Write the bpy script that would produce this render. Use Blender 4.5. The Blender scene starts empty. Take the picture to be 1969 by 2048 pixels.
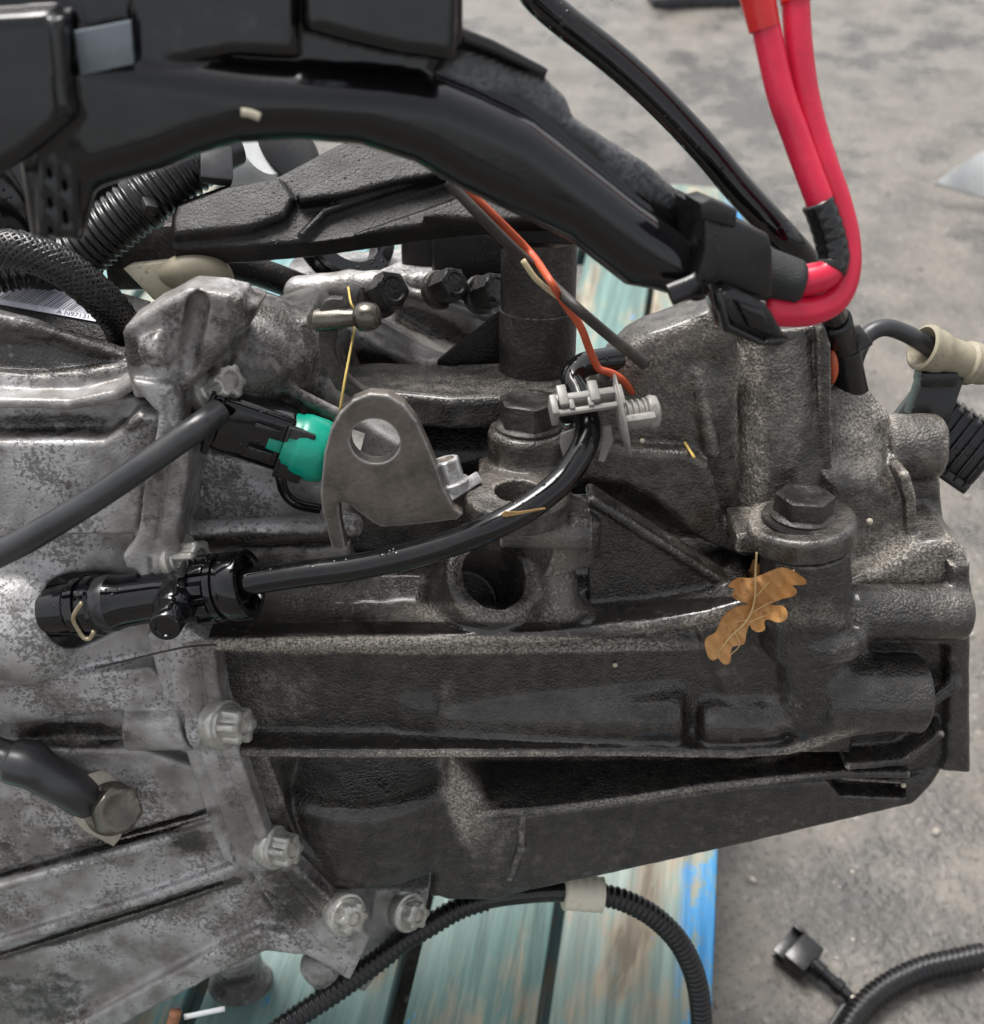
import bpy, bmesh, math, random
import numpy as np
from mathutils import Vector, Matrix

# ------------------------------------------------------------------ camera, world, sun, exposure
SC = bpy.context.scene
COL = SC.collection
rad = math.radians
F = 2300.0; CX, CY = 984.5, 1024.0        # focal length and centre in photo pixels
D0 = 418.0                                # mm from the lens to the middle of the gearbox
PITCH = rad(42.0)
CAM = np.array([0.0, 0.0, 0.735])

cd = bpy.data.cameras.new('camera')
cam = bpy.data.objects.new('camera', cd); COL.objects.link(cam)
cam.location = CAM
cam.rotation_euler = (math.pi / 2 - PITCH, 0, 0)
cd.sensor_fit = 'HORIZONTAL'; cd.sensor_width = 36.0; cd.lens = F / 1969.0 * 36.0
cd.clip_start = 0.01; cd.clip_end = 500
cd.dof.use_dof = True; cd.dof.focus_distance = 0.425; cd.dof.aperture_fstop = 14.0
SC.camera = cam

SUN_EL, SUN_AZ = rad(66), rad(-30)        # azimuth measured from +Y (away from the camera) towards +X
wd = bpy.data.worlds.new('World'); SC.world = wd; wd.use_nodes = True
nt = wd.node_tree; nt.nodes.clear()
sky = nt.nodes.new('ShaderNodeTexSky'); sky.sky_type = 'NISHITA'; sky.sun_disc = False
sky.sun_elevation = SUN_EL; sky.sun_rotation = SUN_AZ
sky.air_density = 1.0; sky.dust_density = 4.0; sky.ozone_density = 1.0
hs = nt.nodes.new('ShaderNodeHueSaturation'); hs.inputs['Saturation'].default_value = 0.16
bg = nt.nodes.new('ShaderNodeBackground'); bg.inputs['Strength'].default_value = 0.09
wo = nt.nodes.new('ShaderNodeOutputWorld')
nt.links.new(sky.outputs[0], hs.inputs['Color']); nt.links.new(hs.outputs[0], bg.inputs['Color'])
nt.links.new(bg.outputs[0], wo.inputs[0])
sl = bpy.data.lights.new('sun', 'SUN'); sl.energy = 1.5; sl.angle = rad(30); sl.color = (1, 0.965, 0.92)
so = bpy.data.objects.new('sun', sl); COL.objects.link(so)
sdir = Vector((math.sin(SUN_AZ) * math.cos(SUN_EL), math.cos(SUN_AZ) * math.cos(SUN_EL), math.sin(SUN_EL)))
so.rotation_euler = sdir.to_track_quat('Z', 'Y').to_euler()
VS = SC.view_settings
SC.display_settings.display_device = 'sRGB'
VS.view_transform = 'Standard'; VS.look = 'None'; VS.gamma = 1.0; VS.exposure = 1.55; VS.use_curve_mapping = False

# ------------------------------------------------------------------ coordinates
RX = Matrix.Rotation(math.pi / 2 - PITCH, 3, 'X')
RXn = np.array(RX)
TILT = rad(27.0)                           # how far the gearbox's own "up" leans towards the lens
UW = np.array([0, math.cos(TILT), math.sin(TILT)])
UV = np.array([0, -math.sin(TILT), math.cos(TILT)])
UU = np.array([1.0, 0, 0])
GB = np.stack([UU, UW, UV])                # rows: gearbox axes in screen frame

def A(*v): return np.array(v, float)
def nrm(v): v = np.asarray(v, float); return v / np.linalg.norm(v)
def world(P):
    P = np.atleast_2d(np.asarray(P, float))
    return CAM + ((P - A(0, 0, D0)) * 0.001) @ RXn.T
def wdir(d): return RXn @ np.asarray(d, float)
def S(px, py, z):                          # a point at height z (mm) towards the lens
    d = D0 - z
    return A((px - CX) / F * d, -(py - CY) / F * d, z)
def onplane(px, py, p0, n):
    o = A(0, 0, D0); dr = A((px - CX) / F, -(py - CY) / F, -1.0)
    t = np.dot(np.asarray(p0) - o, n) / np.dot(dr, n)
    return o + dr * t
def V(px, py, dv): return onplane(px, py, UV * dv, UV)     # on a plane parallel to the gearbox front
def Wt(px, py, dw): return onplane(px, py, UW * dw, UW)    # on a plane parallel to its top
def Q(px, py, dv): return GB @ V(px, py, dv)               # the same in gearbox axes (u, w, v)
def Qw(px, py, dw): return GB @ Wt(px, py, dw)
def G2S(p): return np.asarray(p) @ GB
def gp(px, py, h=0.0):                     # world point on the horizontal plane z = h
    dr = RXn @ A((px - CX) / F, -(py - CY) / F, -1.0)
    t = (h - CAM[2]) / dr[2]
    return CAM + dr * t
def topx(P):                               # screen frame mm -> photo pixels
    d = D0 - P[:, 2]
    return CX + P[:, 0] / d * F, CY - P[:, 1] / d * F
def C(ox, oy, s=700 / 1884.0):
    return lambda x, y: (ox + x * s, oy + y * s)

# ------------------------------------------------------------------ objects
def tag(o, label=None, cat=None, group=None, kind=None):
    if label: o['label'] = label
    if cat: o['category'] = cat
    if group: o['group'] = group
    if kind: o['kind'] = kind
    return o
def empty(name, loc, label, cat, group=None):
    o = bpy.data.objects.new(name, None); o.empty_display_size = 0.02
    COL.objects.link(o); o.location = loc
    return tag(o, label, cat, group)
def worldloc(o):
    l = Vector(o.location)
    while o.parent: o = o.parent; l = l + Vector(o.location)
    return l
def mesh_w(name, vw, faces, m, parent=None, smooth=True, angle=None, origin=None):
    """vw: world coordinates"""
    vw = np.asarray(vw, float)
    if parent is not None: org = np.array(worldloc(parent)); loc = (0, 0, 0)
    else:
        org = np.array(origin) if origin is not None else A(vw[:, 0].mean(), vw[:, 1].mean(), vw[:, 2].min())
        loc = org
    me = bpy.data.meshes.new(name)
    v = (vw - org).astype(np.float32)
    if isinstance(faces, np.ndarray):
        n = len(faces); k = faces.shape[1]
        me.vertices.add(len(v)); me.vertices.foreach_set('co', v.ravel())
        me.loops.add(n * k); me.loops.foreach_set('vertex_index', faces.astype(np.int32).ravel())
        me.polygons.add(n); me.polygons.foreach_set('loop_start', np.arange(0, n * k, k, dtype=np.int32))
        me.polygons.foreach_set('loop_total', np.full(n, k, np.int32))
        me.update(calc_edges=True)
    else:
        me.from_pydata([tuple(x) for x in v], [], faces)
    me.validate()
    if smooth: me.polygons.foreach_set('use_smooth', np.ones(len(me.polygons), bool))
    if smooth and angle: me.set_sharp_from_angle(angle=rad(angle))
    if m: me.materials.append(m)
    o = bpy.data.objects.new(name, me); COL.objects.link(o)
    o.location = loc
    if parent is not None: o.parent = parent
    return o
def mesh_s(name, vs, faces, m, parent=None, **k):
    """vs: screen frame, millimetres"""
    return mesh_w(name, world(vs), faces, m, parent, **k)

class MB:
    """collects shapes (any frame) for one mesh"""
    def __init__(s): s.v = []; s.f = []; s.n = 0
    def add(s, vf):
        v, f = vf
        v = np.asarray(v, float)
        s.f += [tuple(i + s.n for i in q) for q in f]; s.v.append(v); s.n += len(v); return s
    def get(s): return np.concatenate(s.v), s.f
    def build(s, name, m, parent=None, **k): v, f = s.get(); return mesh_s(name, v, f, m, parent, **k)
    def buildw(s, name, m, parent=None, **k): v, f = s.get(); return mesh_w(name, v, f, m, parent, **k)

def frame(axis, ref=None):
    a = nrm(axis)
    if ref is None: ref = A(0, 1, 0) if abs(a[1]) < 0.9 else A(1, 0, 0)
    x = nrm(np.cross(ref, a)); y = np.cross(a, x)
    return x, y, a
def lathe(prof, org, axis, n=28, ref=None, mod=None, caps=True):
    x, y, a = frame(axis, ref); org = np.asarray(org, float)
    v = []; f = []
    for i, (r, h) in enumerate(prof):
        for j in range(n):
            t = 2 * math.pi * j / n
            rr = r * (mod(t, i, h) if mod else 1)
            v.append(org + a * h + x * rr * math.cos(t) + y * rr * math.sin(t))
    for i in range(len(prof) - 1):
        for j in range(n):
            k = (j + 1) % n
            f.append((i * n + j, i * n + k, (i + 1) * n + k, (i + 1) * n + j))
    if caps:
        f.append(tuple(range(n - 1, -1, -1))); f.append(tuple((len(prof) - 1) * n + j for j in range(n)))
    return np.array(v), f
def crom(pts, step):
    P = np.asarray(pts, float)
    P = np.vstack([2 * P[0] - P[1], P, 2 * P[-1] - P[-2]])
    out = []
    for i in range(1, len(P) - 2):
        p0, p1, p2, p3 = P[i - 1], P[i], P[i + 1], P[i + 2]
        n = max(2, int(np.linalg.norm(p2[:3] - p1[:3]) / step * 2))
        for t in np.linspace(0, 1, n, endpoint=False):
            out.append(0.5 * (2 * p1 + (p2 - p0) * t + (2 * p0 - 5 * p1 + 4 * p2 - p3) * t * t + (3 * p1 - p0 - 3 * p2 + p3) * t ** 3))
    out.append(P[-2]); out = np.array(out)
    s = np.concatenate([[0], np.cumsum(np.linalg.norm(np.diff(out[:, :3], axis=0), axis=1))])
    m = max(2, int(round(s[-1] / step)) + 1)
    t = np.linspace(0, s[-1], m)
    return np.stack([np.interp(t, s, out[:, k]) for k in range(out.shape[1])], 1), t
def frames_along(P):
    T = np.gradient(P, axis=0); T /= np.linalg.norm(T, axis=1)[:, None]
    x, _, _ = frame(T[0]); X = []
    for t in T:
        x = nrm(x - t * np.dot(x, t)); X.append(x)
    X = np.array(X); Y = np.cross(T, X)
    return T, X, Y
def tube(pts, r=None, step=2.0, n=16, corr=None, rmod=None, caps=True, flat=1.0):
    """pts (k,3) with radius r, or (k,4) with the radius in the last column; corr=(pitch, depth)"""
    P = np.asarray(pts, float)
    if P.shape[1] == 3: P = np.hstack([P, np.full((len(P), 1), r)])
    if corr: step = corr[0] / 6.0
    P, s = crom(P, step); R = P[:, 3]; P = P[:, :3]
    T, X, Y = frames_along(P)
    if corr: R = R - corr[1] * (0.5 - 0.5 * np.tanh(2.2 * np.sin(2 * np.pi * s / corr[0])))
    if rmod is not None: R = R * rmod(s)
    th = 2 * np.pi * np.arange(n) / n
    v = P[:, None] + R[:, None, None] * (np.cos(th)[None, :, None] * X[:, None] + flat * np.sin(th)[None, :, None] * Y[:, None])
    m = len(P); v = v.reshape(-1, 3); f = []
    for i in range(m - 1):
        for j in range(n):
            k = (j + 1) % n
            f.append((i * n + j, i * n + k, (i + 1) * n + k, (i + 1) * n + j))
    if caps: f.append(tuple(range(n - 1, -1, -1))); f.append(tuple((m - 1) * n + j for j in range(n)))
    return v, f
def bmvf(bm):
    bmesh.ops.recalc_face_normals(bm, faces=bm.faces)
    bm.verts.index_update()
    v = np.array([x.co[:] for x in bm.verts]); f = [tuple(q.index for q in p.verts) for p in bm.faces]
    bm.free(); return v, f
def rbox(c, axes, half, bev=1.0, seg=2):
    axes = np.asarray(axes, float); bm = bmesh.new()
    bmesh.ops.create_cube(bm, size=2)
    for x in bm.verts: x.co = Vector([x.co[i] * half[i] for i in range(3)])
    if bev: bmesh.ops.bevel(bm, geom=list(bm.edges), offset=bev, segments=seg, profile=0.5, affect='EDGES')
    v, f = bmvf(bm)
    return np.asarray(c) + v @ axes, f
def prism(pts, off, bev=0.5, seg=2):
    """closed outline (n,3) extruded by vector off"""
    bm = bmesh.new()
    a = [bm.verts.new(p) for p in pts]; b = [bm.verts.new(np.asarray(p) + off) for p in pts]
    n = len(a); bm.faces.new(a); bm.faces.new(b[::-1])
    for i in range(n): bm.faces.new((a[i], b[i], b[(i + 1) % n], a[(i + 1) % n]))
    bmesh.ops.recalc_face_normals(bm, faces=bm.faces)
    if bev:
        es = [e for e in bm.edges if (e.verts[0] in a) == (e.verts[1] in a)]
        bmesh.ops.bevel(bm, geom=es, offset=bev, segments=seg, profile=0.5, affect='EDGES', clamp_overlap=True)
    bmesh.ops.triangulate(bm, faces=[q for q in bm.faces if len(q.verts) > 4])
    return bmvf(bm)
def smooth_closed(pts, n=6):
    P = np.asarray(pts, float); k = len(P); out = []
    for i in range(k):
        p0, p1, p2, p3 = P[i - 1], P[i], P[(i + 1) % k], P[(i + 2) % k]
        for t in np.linspace(0, 1, n, endpoint=False):
            out.append(0.5 * (2 * p1 + (p2 - p0) * t + (2 * p0 - 5 * p1 + 4 * p2 - p3) * t * t + (3 * p1 - p0 - 3 * p2 + p3) * t ** 3))
    return np.array(out)

# ------------------------------------------------------------------ cast shapes: distance field -> mesh
class Field:
    def __init__(s, lo, hi, h):
        s.lo = np.asarray(lo, float); s.h = h
        s.n = np.ceil((np.asarray(hi) - s.lo) / h).astype(int) + 1
        s.d = np.full(s.n, 8.0, np.float32)
    def _sub(s, lo, hi, m):
        a = np.maximum(0, np.floor((np.asarray(lo) - m - s.lo) / s.h).astype(int))
        b = np.minimum(s.n, np.ceil((np.asarray(hi) + m - s.lo) / s.h).astype(int) + 1)
        if np.any(b <= a): return None
        ax = [(s.lo[i] + s.h * np.arange(a[i], b[i])).astype(np.float32) for i in range(3)]
        return tuple(slice(a[i], b[i]) for i in range(3)), ax[0][:, None, None], ax[1][None, :, None], ax[2][None, None, :]
    kf = 0.7
    def _ap(s, sl, p, k, op):
        k = k * s.kf
        d = s.d[sl]
        if op == 'u':
            if k > 0: hh = np.maximum(k - np.abs(d - p), 0) / k; r = np.minimum(d, p) - hh * hh * (k * 0.25)
            else: r = np.minimum(d, p)
        else:
            q = -p
            if k > 0: hh = np.maximum(k - np.abs(d - q), 0) / k; r = np.maximum(d, q) + hh * hh * (k * 0.25)
            else: r = np.maximum(d, q)
        s.d[sl] = r
    def cap(s, a, b, r1, r2=None, k=2.0, op='u'):
        a = np.asarray(a, float); b = np.asarray(b, float); r2 = r1 if r2 is None else r2
        rm = max(r1, r2); q = s._sub(np.minimum(a, b) - rm, np.maximum(a, b) + rm, k + 2)
        if q is None: return
        sl, X, Y, Z = q; ba = b - a; L = max(float(ba @ ba), 1e-9)
        t = np.clip(((X - a[0]) * ba[0] + (Y - a[1]) * ba[1] + (Z - a[2]) * ba[2]) / L, 0, 1)
        d = np.sqrt((X - a[0] - t * ba[0]) ** 2 + (Y - a[1] - t * ba[1]) ** 2 + (Z - a[2] - t * ba[2]) ** 2) - (r1 + (r2 - r1) * t)
        s._ap(sl, d, k, op)
    def line(s, pts, r, k=2.0, op='u'):
        rs = r if hasattr(r, '__len__') else [r] * len(pts)
        for i in range(len(pts) - 1): s.cap(pts[i], pts[i + 1], rs[i], rs[i + 1], k if i == 0 else min(k, 2.0), op)
    def cyl(s, a, b, r, rd=1.0, k=2.0, op='u', r2=None):
        a = np.asarray(a, float); b = np.asarray(b, float); r2 = r if r2 is None else r2; rm = max(r, r2)
        q = s._sub(np.minimum(a, b) - rm, np.maximum(a, b) + rm, k + 2)
        if q is None: return
        sl, X, Y, Z = q; L = np.linalg.norm(b - a); e = (b - a) / L
        t = (X - a[0]) * e[0] + (Y - a[1]) * e[1] + (Z - a[2]) * e[2]
        rr = np.sqrt(np.maximum((X - a[0]) ** 2 + (Y - a[1]) ** 2 + (Z - a[2]) ** 2 - t * t, 0))
        w1 = rr - (r + (r2 - r) * np.clip(t / L, 0, 1)) + rd; w2 = np.abs(t - L / 2) - L / 2 + rd
        d = np.minimum(np.maximum(w1, w2), 0) + np.sqrt(np.maximum(w1, 0) ** 2 + np.maximum(w2, 0) ** 2) - rd
        s._ap(sl, d, k, op)
    def box(s, c, half, axes=None, rd=1.0, k=2.0, op='u'):
        c = np.asarray(c, float); half = np.asarray(half, float)
        ax = np.eye(3) if axes is None else np.asarray(axes, float)
        ext = np.abs(ax).T @ half
        q = s._sub(c - ext, c + ext, k + 2)
        if q is None: return
        sl, X, Y, Z = q; X = X - c[0]; Y = Y - c[1]; Z = Z - c[2]
        w = [np.abs(X * ax[i, 0] + Y * ax[i, 1] + Z * ax[i, 2]) - half[i] + rd for i in range(3)]
        d = np.minimum(np.maximum(np.maximum(w[0], w[1]), w[2]), 0) + np.sqrt(sum(np.maximum(x, 0) ** 2 for x in w)) - rd
        s._ap(sl, d, k, op)
    def ell(s, c, r, axes=None, k=3.0, op='u'):
        c = np.asarray(c, float); r = np.asarray(r, float)
        ax = np.eye(3) if axes is None else np.asarray(axes, float)
        ext = np.abs(ax).T @ r
        q = s._sub(c - ext, c + ext, k + 3)
        if q is None: return
        sl, X, Y, Z = q; X = X - c[0]; Y = Y - c[1]; Z = Z - c[2]
        p = [X * ax[i, 0] + Y * ax[i, 1] + Z * ax[i, 2] for i in range(3)]
        k0 = np.sqrt(sum((p[i] / r[i]) ** 2 for i in range(3))); k1 = np.sqrt(sum((p[i] / r[i] ** 2) ** 2 for i in range(3))) + 1e-6
        s._ap(sl, k0 * (k0 - 1) / k1, k, op)
    def ex(s, axis, pts, lo, hi, rd=1.0, k=2.0, op='u', line=None):
        """outline (polygon, or polyline of half width `line`) in the plane across `axis`, extruded lo..hi"""
        pts = np.asarray(pts, float); ai = 'uwv'.index(axis); oi = [i for i in range(3) if i != ai]
        if pts.shape[1] == 3: pts = pts[:, oi]
        L = np.zeros(3); H = np.zeros(3); m = line or 0
        L[oi] = pts.min(0) - m; H[oi] = pts.max(0) + m; L[ai] = lo; H[ai] = hi
        q = s._sub(L, H, k + 2)
        if q is None: return
        sl = q[0]; cs = q[1:]; a = cs[oi[0]]; b = cs[oi[1]]; c = cs[ai]
        sh = np.broadcast_shapes(a.shape, b.shape); d2 = np.full(sh, 1e9, np.float32); ins = np.zeros(sh, bool)
        n = len(pts)
        for i in range(n - 1 if line else n):
            p = pts[i]; r = pts[(i + 1) % n]; e = r - p
            t = np.clip(((a - p[0]) * e[0] + (b - p[1]) * e[1]) / max(float(e @ e), 1e-9), 0, 1)
            d2 = np.minimum(d2, (a - p[0] - t * e[0]) ** 2 + (b - p[1] - t * e[1]) ** 2)
            if not line and p[1] != r[1]:
                cr = ((p[1] > b) != (r[1] > b)) & (a < (r[0] - p[0]) * (b - p[1]) / (r[1] - p[1]) + p[0])
                ins ^= cr
        d2 = np.sqrt(d2)
        d2 = d2 - line if line else np.where(ins, -d2, d2)
        w1 = d2 + rd; w2 = np.abs(c - (lo + hi) / 2) - (hi - lo) / 2 + rd
        d = np.minimum(np.maximum(w1, w2), 0) + np.sqrt(np.maximum(w1, 0) ** 2 + np.maximum(w2, 0) ** 2) - rd
        s._ap(sl, d.astype(np.float32), k, op)
    def rough(s, amp, wl, seed=0, n=10):
        r = np.random.RandomState(seed)
        ax = [(s.lo[i] + s.h * np.arange(s.n[i])).astype(np.float32) for i in range(3)]
        m = np.abs(s.d) < 4
        I = np.argwhere(m); P = np.stack([ax[i][I[:, i]] for i in range(3)], 1)
        acc = np.zeros(len(P), np.float32)
        for _ in range(n):
            kv = nrm(r.normal(size=3)) * (2 * np.pi / (wl * r.uniform(0.5, 1.6)))
            acc += np.sin(P @ kv.astype(np.float32) + r.uniform(0, 6.28))
        s.d[m] += amp * acc / math.sqrt(n)
    def mesh(s):
        d = s.d; neg = d < 0
        c = np.zeros(np.array(d.shape) - 1, np.uint8)
        for i in (0, 1):
            for j in (0, 1):
                for k in (0, 1):
                    c += neg[i:d.shape[0] - 1 + i, j:d.shape[1] - 1 + j, k:d.shape[2] - 1 + k]
        act = (c > 0) & (c < 8)
        I = np.argwhere(act); ids = np.full(c.shape, -1, np.int32); ids[act] = np.arange(len(I))
        acc = np.zeros((len(I), 3)); cnt = np.zeros(len(I))
        corners = [(i, j, k) for i in (0, 1) for j in (0, 1) for k in (0, 1)]
        val = {q: d[I[:, 0] + q[0], I[:, 1] + q[1], I[:, 2] + q[2]] for q in corners}
        for q in corners:
            for ax in range(3):
                if q[ax]: continue
                r = list(q); r[ax] = 1; r = tuple(r)
                a, b = val[q], val[r]; m = (a < 0) != (b < 0)
                t = a[m] / (a[m] - b[m]); p = np.tile(np.array(q, float), (m.sum(), 1)); p[:, ax] = t
                acc[m] += p; cnt[m] += 1
        P = s.lo + s.h * (I + acc / cnt[:, None])
        Fs = []
        for ax in range(3):
            b1, b2 = (ax + 1) % 3, (ax + 2) % 3
            lo = [slice(None)] * 3; hi = [slice(None)] * 3; lo[ax] = slice(0, -1); hi[ax] = slice(1, None)
            x = neg[tuple(lo)] != neg[tuple(hi)]
            E = np.argwhere(x)
            E = E[(E[:, b1] > 0) & (E[:, b2] > 0) & (E[:, b1] < c.shape[b1]) & (E[:, b2] < c.shape[b2])]
            def cell(o1, o2):
                K = E.copy(); K[:, b1] -= o1; K[:, b2] -= o2; return ids[K[:, 0], K[:, 1], K[:, 2]]
            q = np.stack([cell(1, 1), cell(0, 1), cell(0, 0), cell(1, 0)], 1)
            fl = neg[E[:, 0], E[:, 1], E[:, 2]]
            q[~fl] = q[~fl][:, ::-1]
            Fs.append(q)
        Fq = np.concatenate(Fs)
        Fq = Fq[(Fq >= 0).all(1)]
        return P, Fq
def cast(name, fld, m, parent, dirt=None, axes=GB, dust=None, wet=None):
    P, Fq = fld.mesh(); Ps = P @ axes
    o = mesh_s(name, Ps, Fq, m, parent)
    x, y = topx(Ps)
    for an, fn in (('dirt', dirt), ('dust', dust), ('wet', wet)):  # dirt and dust also carry painted light
        if fn is None: continue
        at = o.data.attributes.new(an, 'FLOAT', 'POINT')
        at.data.foreach_set('value', np.asarray(fn(x, y), np.float32))
    return o
def blobs(base, items):
    """stains and painted light: base value plus soft spots (px, py, rx, ry, value, angle)"""
    def fn(x, y):
        r = np.full(len(x), base, float)
        for it in items:
            px, py, rx, ry, val = it[:5]; a = rad(it[5]) if len(it) > 5 else 0
            dx, dy = x - px, y - py
            u = (dx * math.cos(a) + dy * math.sin(a)) / rx; v = (-dx * math.sin(a) + dy * math.cos(a)) / ry
            w = 1 / (1 + (u * u + v * v) ** 3)
            r = r * (1 - w) + val * w
        return r
    return fn
# ------------------------------------------------------------------ materials
class NT:
    def __init__(s, name):
        s.m = bpy.data.materials.new(name); s.m.use_nodes = True; s.t = s.m.node_tree; s.t.nodes.clear()
        s.out = s.t.nodes.new('ShaderNodeOutputMaterial'); s.b = s.t.nodes.new('ShaderNodeBsdfPrincipled')
        s.t.links.new(s.b.outputs[0], s.out.inputs[0])
        s.co = s.t.nodes.new('ShaderNodeTexCoord').outputs['Object']
    def set(s, inp, val):
        if val is None: return
        if isinstance(val, bpy.types.NodeSocket): s.t.links.new(val, inp)
        else:
            if hasattr(inp.default_value, '__len__') and not hasattr(val, '__len__'): val = (val,) * 3
            if hasattr(inp.default_value, '__len__') and len(inp.default_value) == 4 and len(val) == 3: val = (*val, 1)
            inp.default_value = val
    def node(s, ty, out=0, props=None, **ins):
        n = s.t.nodes.new(ty)
        for k, v in (props or {}).items(): setattr(n, k, v)
        for k, v in ins.items():
            key = int(k[1:]) if k[0] == '_' else k.replace('_', ' ')
            s.set(n.inputs[key], v)
        return n.outputs[out]
    def noise(s, scale, detail=4, rough=0.6, dist=0.0, vec=None, out=0):
        return s.node('ShaderNodeTexNoise', out, None, Vector=vec or s.co, Scale=scale, Detail=detail, Roughness=rough, Distortion=dist)
    def voro(s, scale, out=0, feature='F1', vec=None):
        return s.node('ShaderNodeTexVoronoi', out, {'feature': feature}, Vector=vec or s.co, Scale=scale)
    def ramp(s, fac, lo, hi, a=0.0, b=1.0):
        return s.node('ShaderNodeMapRange', 0, {'interpolation_type': 'SMOOTHSTEP'}, _0=fac, _1=lo, _2=hi, _3=a, _4=b)
    def math(s, op, a, b=0.0, clamp=False):
        return s.node('ShaderNodeMath', 0, {'operation': op, 'use_clamp': clamp}, _0=a, _1=b)
    def mix(s, fac, a, b):
        n = s.t.nodes.new('ShaderNodeMix'); n.data_type = 'RGBA'
        s.set(n.inputs[0], fac); s.set(n.inputs[6], a); s.set(n.inputs[7], b); return n.outputs[2]
    def mixf(s, fac, a, b):
        n = s.t.nodes.new('ShaderNodeMix'); s.set(n.inputs[0], fac); s.set(n.inputs[2], a); s.set(n.inputs[3], b); return n.outputs[0]
    def attr(s, name): return s.node('ShaderNodeAttribute', 2, {'attribute_name': name})
    def bump(s, h, strength, dist, normal=None):
        return s.node('ShaderNodeBump', 0, None, Height=h, Strength=strength, Distance=dist, Normal=normal)
    def scale(s, x, y, z, loc=(0, 0, 0), rot=(0, 0, 0)):
        return s.node('ShaderNodeMapping', 0, None, Vector=s.co, Scale=(x, y, z), Location=loc, Rotation=rot)
    def fin(s, col=None, rough=None, metal=None, normal=None, **kw):
        s.set(s.b.inputs['Base Color'], col); s.set(s.b.inputs['Roughness'], rough); s.set(s.b.inputs['Metallic'], metal)
        if normal is not None: s.set(s.b.inputs['Normal'], normal)
        for k, v in kw.items(): s.set(s.b.inputs[k.replace('_', ' ')], v)
        return s.m

def m_cast(name, crust=1.0, tint=(1, 1, 1), dark=(0.0085, 0.0077, 0.0068), lite=(0.041, 0.035, 0.0285), mott=0.35, metal=0.3, coat=0.6):
    """cast aluminium; attribute dirt = black oily crust, dust = dry tan dirt, both also painting lit sides, the rest bare metal with black pits"""
    n = NT(name)
    big = n.noise(28, 3, 0.6); mid = n.noise(170, 5, 0.68); fine = n.noise(900, 3, 0.7); pit = n.noise(650, 4, 0.66, 0.3)
    dirt = n.attr('dirt'); dust = n.attr('dust')
    metalc = n.mix(n.ramp(big, 0.30, 0.66), (0.36 * tint[0], 0.352 * tint[1], 0.344 * tint[2]), (0.70 * tint[0], 0.70 * tint[1], 0.715 * tint[2]))
    pm = n.math('ADD', n.math('MULTIPLY', pit, 1.0), n.math('MULTIPLY', n.math('SUBTRACT', big, 0.5), 1.0))
    pitm = n.ramp(n.math('ADD', pm, n.math('MULTIPLY', dirt, 0.13)), 0.58, 0.70)
    pitc = n.mix(n.ramp(fine, 0.4, 0.6), (0.016, 0.014, 0.012), (0.085, 0.07, 0.055))
    stain = n.math('MULTIPLY', n.ramp(n.math('ADD', n.noise(60, 4, 0.65), n.math('MULTIPLY', dirt, 0.55)), 0.54, 0.80), 0.7)
    metalc = n.mix(stain, metalc, (0.12, 0.105, 0.092))
    clean = n.mix(n.math('MULTIPLY', pitm, 0.72), metalc, pitc)
    crustc = n.mix(n.ramp(mid, 0.36, 0.7), dark, lite)
    dust_light_c = n.mix(n.ramp(fine, 0.35, 0.65), (0.13, 0.118, 0.10), (0.42, 0.385, 0.335))
    w = n.math('ADD', n.math('MULTIPLY', n.math('SUBTRACT', mid, 0.5), 1.7), n.math('MULTIPLY', n.math('SUBTRACT', big, 0.5), 0.9))
    pt = n.node('ShaderNodeNewGeometry', 7)
    edge = n.ramp(pt, 0.508, 0.575)
    dm = n.ramp(n.math('ADD', dirt, n.math('MULTIPLY', w, 0.55)), 0.38, 0.62)
    um = n.ramp(n.math('ADD', n.math('ADD', dust, n.math('MULTIPLY', edge, 0.8)), n.math('MULTIPLY', w, mott)), 0.30, 0.95)
    um = n.math('MULTIPLY', um, n.ramp(fine, 0.30, 0.62, 0.5, 1.0))
    um = n.math('MULTIPLY', um, dm)
    col = n.mix(dm, clean, crustc); col = n.mix(um, col, dust_light_c)
    met = n.math('MULTIPLY', n.math('SUBTRACT', 1.0, dm), n.math('SUBTRACT', metal, n.math('MULTIPLY', pitm, metal)), True)
    wet = n.noise(55, 2, 0.6)
    r1 = n.ramp(wet, 0.38, 0.62, 0.20, 0.46)
    ro = n.mixf(dm, n.ramp(fine, 0.3, 0.7, 0.34, 0.5), r1); ro = n.mixf(um, ro, 0.72)
    wm = n.ramp(n.math('ADD', n.attr('wet'), n.math('MULTIPLY', w, 0.5)), 0.35, 0.55)
    ro = n.mixf(wm, ro, 0.05); col = n.mix(wm, col, n.mix(0.5, col, (0.004, 0.004, 0.004)))
    peb = n.voro(880); f2 = n.noise(420, 4, 0.7)
    hgt = n.math('ADD', n.math('MULTIPLY', peb, -0.55), n.math('MULTIPLY', f2, 1.0))
    nn = n.bump(hgt, n.math('MULTIPLY', n.mixf(dm, 0.16, n.ramp(big, 0.35, 0.65, 0.42 * crust, 0.95 * crust)), n.math('SUBTRACT', 1.0, n.math('MULTIPLY', wm, 0.7))), 0.0018)
    return n.fin(col, ro, met, nn, Coat_Weight=n.math('MULTIPLY', n.math('SUBTRACT', 1.0, um), n.mixf(dm, 0.1, coat)), Coat_Roughness=0.17)

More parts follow.
